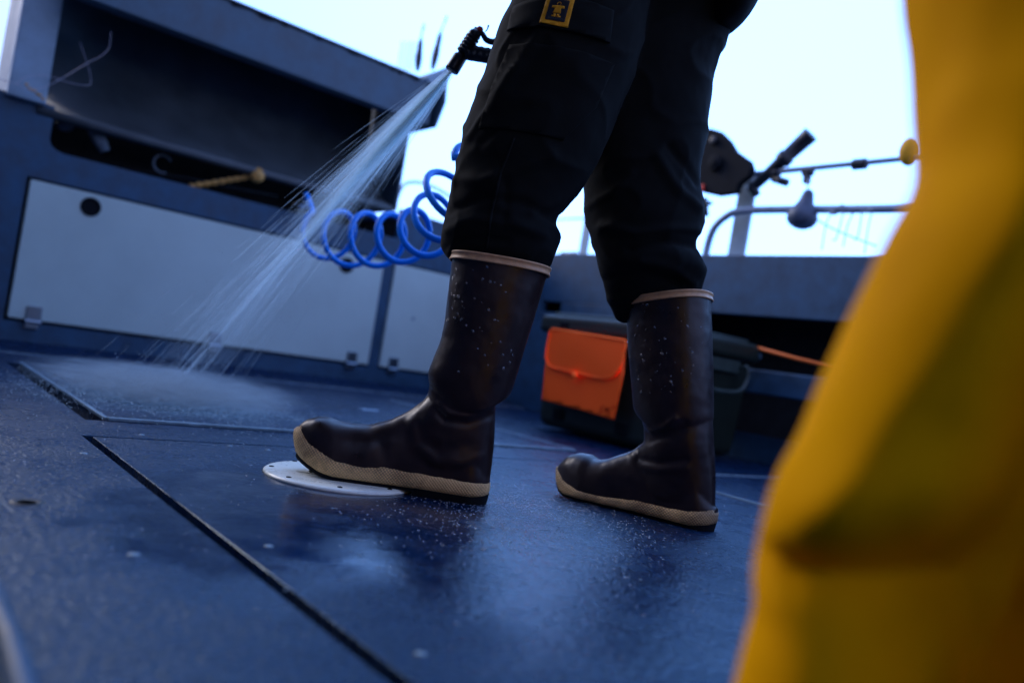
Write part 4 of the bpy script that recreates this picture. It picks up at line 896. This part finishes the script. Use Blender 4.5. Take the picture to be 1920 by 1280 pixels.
# =================================================================== WATER
o_ = tip+Vector((0, 0, 0)); tgt = Vector((-.86, 2.00, 0)); sp_ = MB(); main = tgt-o_; D = main.normalized(); sa = D.cross(Z).normalized(); sb = D.cross(sa)
def stream(ang, rad, t0, t1, r):
    d = (D+(sa*math.cos(ang)*1.25+sb*math.sin(ang)*.85)*rad).normalized(); T = main.length*1.25
    st = o_+(sa*math.cos(ang)+sb*math.sin(ang))*.0085*min(1, rad*9); pts_ = []
    for k in range(4):
        t = (t0+(t1-t0)*k/3)*T; p = st+d*t-Z*(.055*(t/T)**2); pts_.append(p)
    if pts_[-1].z < .003:
        if pts_[0].z < .01: return
        while pts_[-1].z < .003: pts_[-1] = pts_[0].lerp(pts_[-1], .8); pts_[1] = pts_[0].lerp(pts_[-1], .33); pts_[2] = pts_[0].lerp(pts_[-1], .67)
    sp_.tube(pts_, [r*.3, r, r, r*.3], 4)
for i in range(2300):
    ang = random.uniform(0, 2*math.pi); rad = abs(random.gauss(0, .060))
    t0 = random.random()**1.9*.85; ln_ = random.uniform(.04, .20)*(1-.55*t0); stream(ang, rad, t0, min(1, t0+ln_), random.uniform(.00022, .00055)*(1-.55*t0))
for i in range(150):
    ang = random.uniform(0, 2*math.pi); rad = abs(random.gauss(0, .055)); stream(ang, rad*.8, 0, random.uniform(.05, .38), random.uniform(.0004, .0009))
for i in range(4200):
    ang = random.uniform(0, 2*math.pi); rad = abs(random.gauss(0, .075)); d = (D+(sa*math.cos(ang)*1.25+sb*math.sin(ang)*.85)*rad).normalized(); T = main.length*1.25; t = random.random()**.65
    p = o_+d*t*T-Z*(.055*t*t)+Vector([random.gauss(0, .006+.02*t) for _ in range(3)]); r = random.uniform(.0003, .0009)
    if p.z > .004: sp_.add([p+Vector(q_)*r for q_ in ((1, 0, 0), (-1, 0, 0), (0, 1, 0), (0, -1, 0), (0, 0, 1.8), (0, 0, -1.8))], [(0, 2, 4), (2, 1, 4), (1, 3, 4), (3, 0, 4), (2, 0, 5), (1, 2, 5), (3, 1, 5), (0, 3, 5)])
tag(sp_.build('water_spray', M['spray'], None, True), 'jet of white water fanning down from the nozzle to the deck', None, kind='stuff')
ms = MB()
for i in range(9000):
    q_ = rng.normal(size=2)*np.array([.17, .17]); c_ = Vector((-.80+q_[0], 1.93+q_[1]*.9, 0)); z = abs(random.gauss(0, .030))*math.exp(-((q_[0]/.28)**2+(q_[1]/.35)**2)*.5)+.002
    r = random.uniform(.0004, .0014); c_.z = z; ms.add([c_+Vector(d_)*r for d_ in ((1, 0, 0), (-1, 0, 0), (0, 1, 0), (0, -1, 0), (0, 0, 1), (0, 0, -1))], [(0, 2, 4), (2, 1, 4), (1, 3, 4), (3, 0, 4), (2, 0, 5), (1, 2, 5), (3, 1, 5), (0, 3, 5)])
tag(ms.build('splash', M['mist'], None, True), 'fine white splash where the jet hits the deck hatch', None, kind='stuff')
vm = bpy.data.materials.new('mist_air'); vm.use_nodes = True; t = vm.node_tree
for n in list(t.nodes): t.nodes.remove(n)
o2 = t.nodes.new('ShaderNodeOutputMaterial'); pv_ = t.nodes.new('ShaderNodeVolumePrincipled'); pv_.inputs['Color'].default_value = (.78, .93, 1, 1)
tc_ = t.nodes.new('ShaderNodeTexCoord'); ln_ = t.nodes.new('ShaderNodeVectorMath'); ln_.operation = 'LENGTH'; t.links.new(tc_.outputs['Object'], ln_.inputs[0])
m1 = t.nodes.new('ShaderNodeMapRange'); m1.inputs[1].default_value = .1; m1.inputs[2].default_value = 1.0; m1.inputs[3].default_value = 1; m1.inputs[4].default_value = 0; m1.interpolation_type = 'SMOOTHSTEP'; t.links.new(ln_.outputs['Value'], m1.inputs[0])
nn_ = t.nodes.new('ShaderNodeTexNoise'); nn_.inputs['Scale'].default_value = 5.5; nn_.inputs['Detail'].default_value = 7; nn_.inputs['Roughness'].default_value = .7; t.links.new(tc_.outputs['Object'], nn_.inputs[0])
m2 = t.nodes.new('ShaderNodeMapRange'); m2.inputs[1].default_value = .40; m2.inputs[2].default_value = .64; m2.inputs[3].default_value = .05; m2.inputs[4].default_value = 1; t.links.new(nn_.outputs[0], m2.inputs[0])
m3 = t.nodes.new('ShaderNodeMath'); m3.operation = 'MULTIPLY'; t.links.new(m1.outputs[0], m3.inputs[0]); t.links.new(m2.outputs[0], m3.inputs[1])
m4 = t.nodes.new('ShaderNodeMath'); m4.operation = 'MULTIPLY'; m4.inputs[1].default_value = 34; t.links.new(m3.outputs[0], m4.inputs[0]); t.links.new(m4.outputs[0], pv_.inputs['Density']); t.links.new(pv_.outputs[0], o2.inputs['Volume'])
mm = MB().ball((0, 0, 0), 1, 32, 16); mo = mm.build('mist', vm, None, True, loc=(0, 0, 0)); mo.location = (-.80, 1.93, .045); mo.scale = (.37, .27, .052)
tag(mo, 'soft low cloud of spray over the hatch where the jet lands', None, kind='stuff')

# =================================================================== PERSON 2 (yellow oilskins, close to the lens)
P2 = thing('person', (.30, .40, 0), 'person in yellow oilskins standing close at the right edge, badly out of focus', 'person')
ym = MB(); Y0 = .30
def pxof(p):
    d = p-cam_loc; z = d.dot(fw); return 960+FPX*d.dot(rt)/z, 640-FPX*d.dot(upc)/z
def yl(x, y, dx, Yc, ry):      # left edge traced, thickness given
    a_ = onY(x, y, Y0); r_ = ell(Vector((a_.x, Yc, a_.z)), Vector((a_.x+dx, Yc+.03, a_.z+.006)), Vector((0, ry, 0)), 64, pw=2.0)
    for _ in range(4):
        m_ = min((pxof(p) for p in r_), key=lambda q_: q_[0]+(q_[1]-y)*.16); e_ = x-(m_[0]+(m_[1]-y)*.2); r_ = [p+Vector((e_/FPX*.3, 0, 0)) for p in r_]
    return r_
up_ = [yl(1560, 1500, .20, .40, .085)]
ym.loft(densify([ell((.135, .38, .0), (.30, .40, .0), (0, .08, 0), 64), ell((.132, .38, .06), (.29, .40, .06), (0, .08, 0), 64), yl(1384, 1290, .185, .365, .085), yl(1393, 1180, .185, .362, .088), yl(1410, 1080, .185, .36, .090),
      yl(1440, 940, .185, .355, .095), yl(1500, 800, .185, .355, .092), yl(1580, 590, .18, .355, .09), yl(1655, 400, .18, .355, .088), yl(1712, 290, .18, .355, .088), yl(1748, 200, .18, .36, .09), yl(1757, 60, .19, .365, .095), yl(1758, -60, .20, .37, .10),
      ell((.16, .37, .50), (.39, .41, .50), (0, .11, 0), 64), ell((.17, .36, .70), (.43, .42, .70), (0, .12, 0), 64), ell((.18, .38, .85), (.46, .46, .85), (0, .14, 0), 64)], 4), True)
ym.loft(densify([ell((.42, .26, 0), (.58, .28, 0), (0, .08, 0), 64), ell((.40, .28, .4), (.585, .30, .4), (0, .095, 0), 64), ell((.26, .32, .8), (.55, .34, .8), (0, .16, 0), 64)], 6), True)
ym.loft(densify([ell((.17, .34, .80), (.50, .34, .80), (0, .20, 0), 64), ell((.17, .34, .95), (.51, .34, .95), (0, .20, 0), 64), ell((.19, .34, 1.10), (.49, .34, 1.10), (0, .18, 0), 64)], 4), True)
yme = fuse(ym, .004, 6, .5)
yf = [([(1500, 1060), (1560, 1060), (1640, 1010), (1760, 960), (1880, 940)], .004, .02), ([(1460, 1090), (1560, 1120), (1700, 1060), (1850, 1020)], -.004, .02), ([(1800, 100), (1790, 300), (1720, 560), (1620, 800), (1560, 960)], .008, .014), ([(1860, 300), (1830, 520), (1740, 780), (1660, 950)], -.012, .020), ([(1420, 1090), (1480, 1200), (1540, 1300)], -.006, .012)]
yf = [([onY(x, y, .285) for x, y in pl], a_, wd_) for pl, a_, wd_ in yf]
def dz3(c, n):
    d = .004*mn.noise(Vector((c.x*9, c.y*9, c.z*5)))+.0015*mn.noise(c*30)
    for pl, a_, wd_ in yf:
        best = 9
        for i in range(len(pl)-1):
            p0, p1 = pl[i], pl[i+1]; ex_, ez_ = p1.x-p0.x, p1.z-p0.z; dx, dz_ = c.x-p0.x, c.z-p0.z
            t = max(0, min(1, (dx*ex_+dz_*ez_)/(ex_*ex_+ez_*ez_))); best = min(best, math.hypot(dx-ex_*t, dz_-ez_*t))
        if best < wd_*3: d += a_*math.exp(-(best/wd_)**2)*(.15+.85*max(0, -n.y))
    return d
displace(yme, dz3)
UL = [onY(x, y, .285) for x, y in [(2100, 60), (1950, 420), (1800, 720), (1660, 940), (1560, 1040), (1470, 1050), (1450, 1100), (1480, 1190), (1540, 1320), (1600, 1500)]]
def under(c):
    best, sgn = 9, 0
    for i in range(len(UL)-1):
        p0, p1 = UL[i], UL[i+1]; ex_, ez_ = p1.x-p0.x, p1.z-p0.z; dx, dz_ = c.x-p0.x, c.z-p0.z
        t = max(0, min(1, (dx*ex_+dz_*ez_)/(ex_*ex_+ez_*ez_))); q_ = math.hypot(dx-ex_*t, dz_-ez_*t)
        if q_ < best: best = q_; sgn = 1 if ex_*dz_-ez_*dx > 0 else -1
    return best*sgn
for v_ in yme.vertices:
    c = v_.co
    if c.x < .5 and c.z < .5 and c.y > .22:
        d_ = under(c)
        if d_ > 0: k_ = min(1, d_/.075); k_ = k_*k_*(3-2*k_); fr_ = max(0, min(1, (.40-c.y)/.06)); v_.co.y += .15*k_*fr_; v_.co.x += .065*k_*fr_
yme.update()
link_world('trousers', yme, M['yel'], P2)
figure(P2, Vector((.34, .34, 0)), (-.9, .5, 0), M['yel'], [(.88, .18, .18), (.95, .18, .185), (1.03, .16, .175)],
  [[Vector((.27, .16, 1.38)), Vector((.24, .08, 1.12)), Vector((.12, .10, 1.02)), Vector((.04, .16, 1.04)), Vector((-.03, .20, 1.04))], [Vector((.42, .52, 1.38)), Vector((.44, .60, 1.12)), Vector((.33, .64, 1.00)), Vector((.24, .68, 1.00)), Vector((.16, .70, 1.00))]])
for x, y, hk in ((.20, .40, .45), (.50, .27, .45)):
    q = MB(); q.loft(densify([[Vector((x+a_*math.cos(t)-.3*b_*0, y+o_+b_*math.sin(t), z*hk)) for t in [2*math.pi*k/28 for k in range(28)]] for z, a_, b_, o_ in ((.0, .046, .135, .05), (.03, .05, .14, .05), (.06, .048, .12, .045), (.09, .05, .08, .01), (.14, .055, .065, 0))], 3), True)
    q.build('boot', M['blackmat'], P2, smooth=True)
for o in S.objects:
    if '_l' in o: del o['_l']
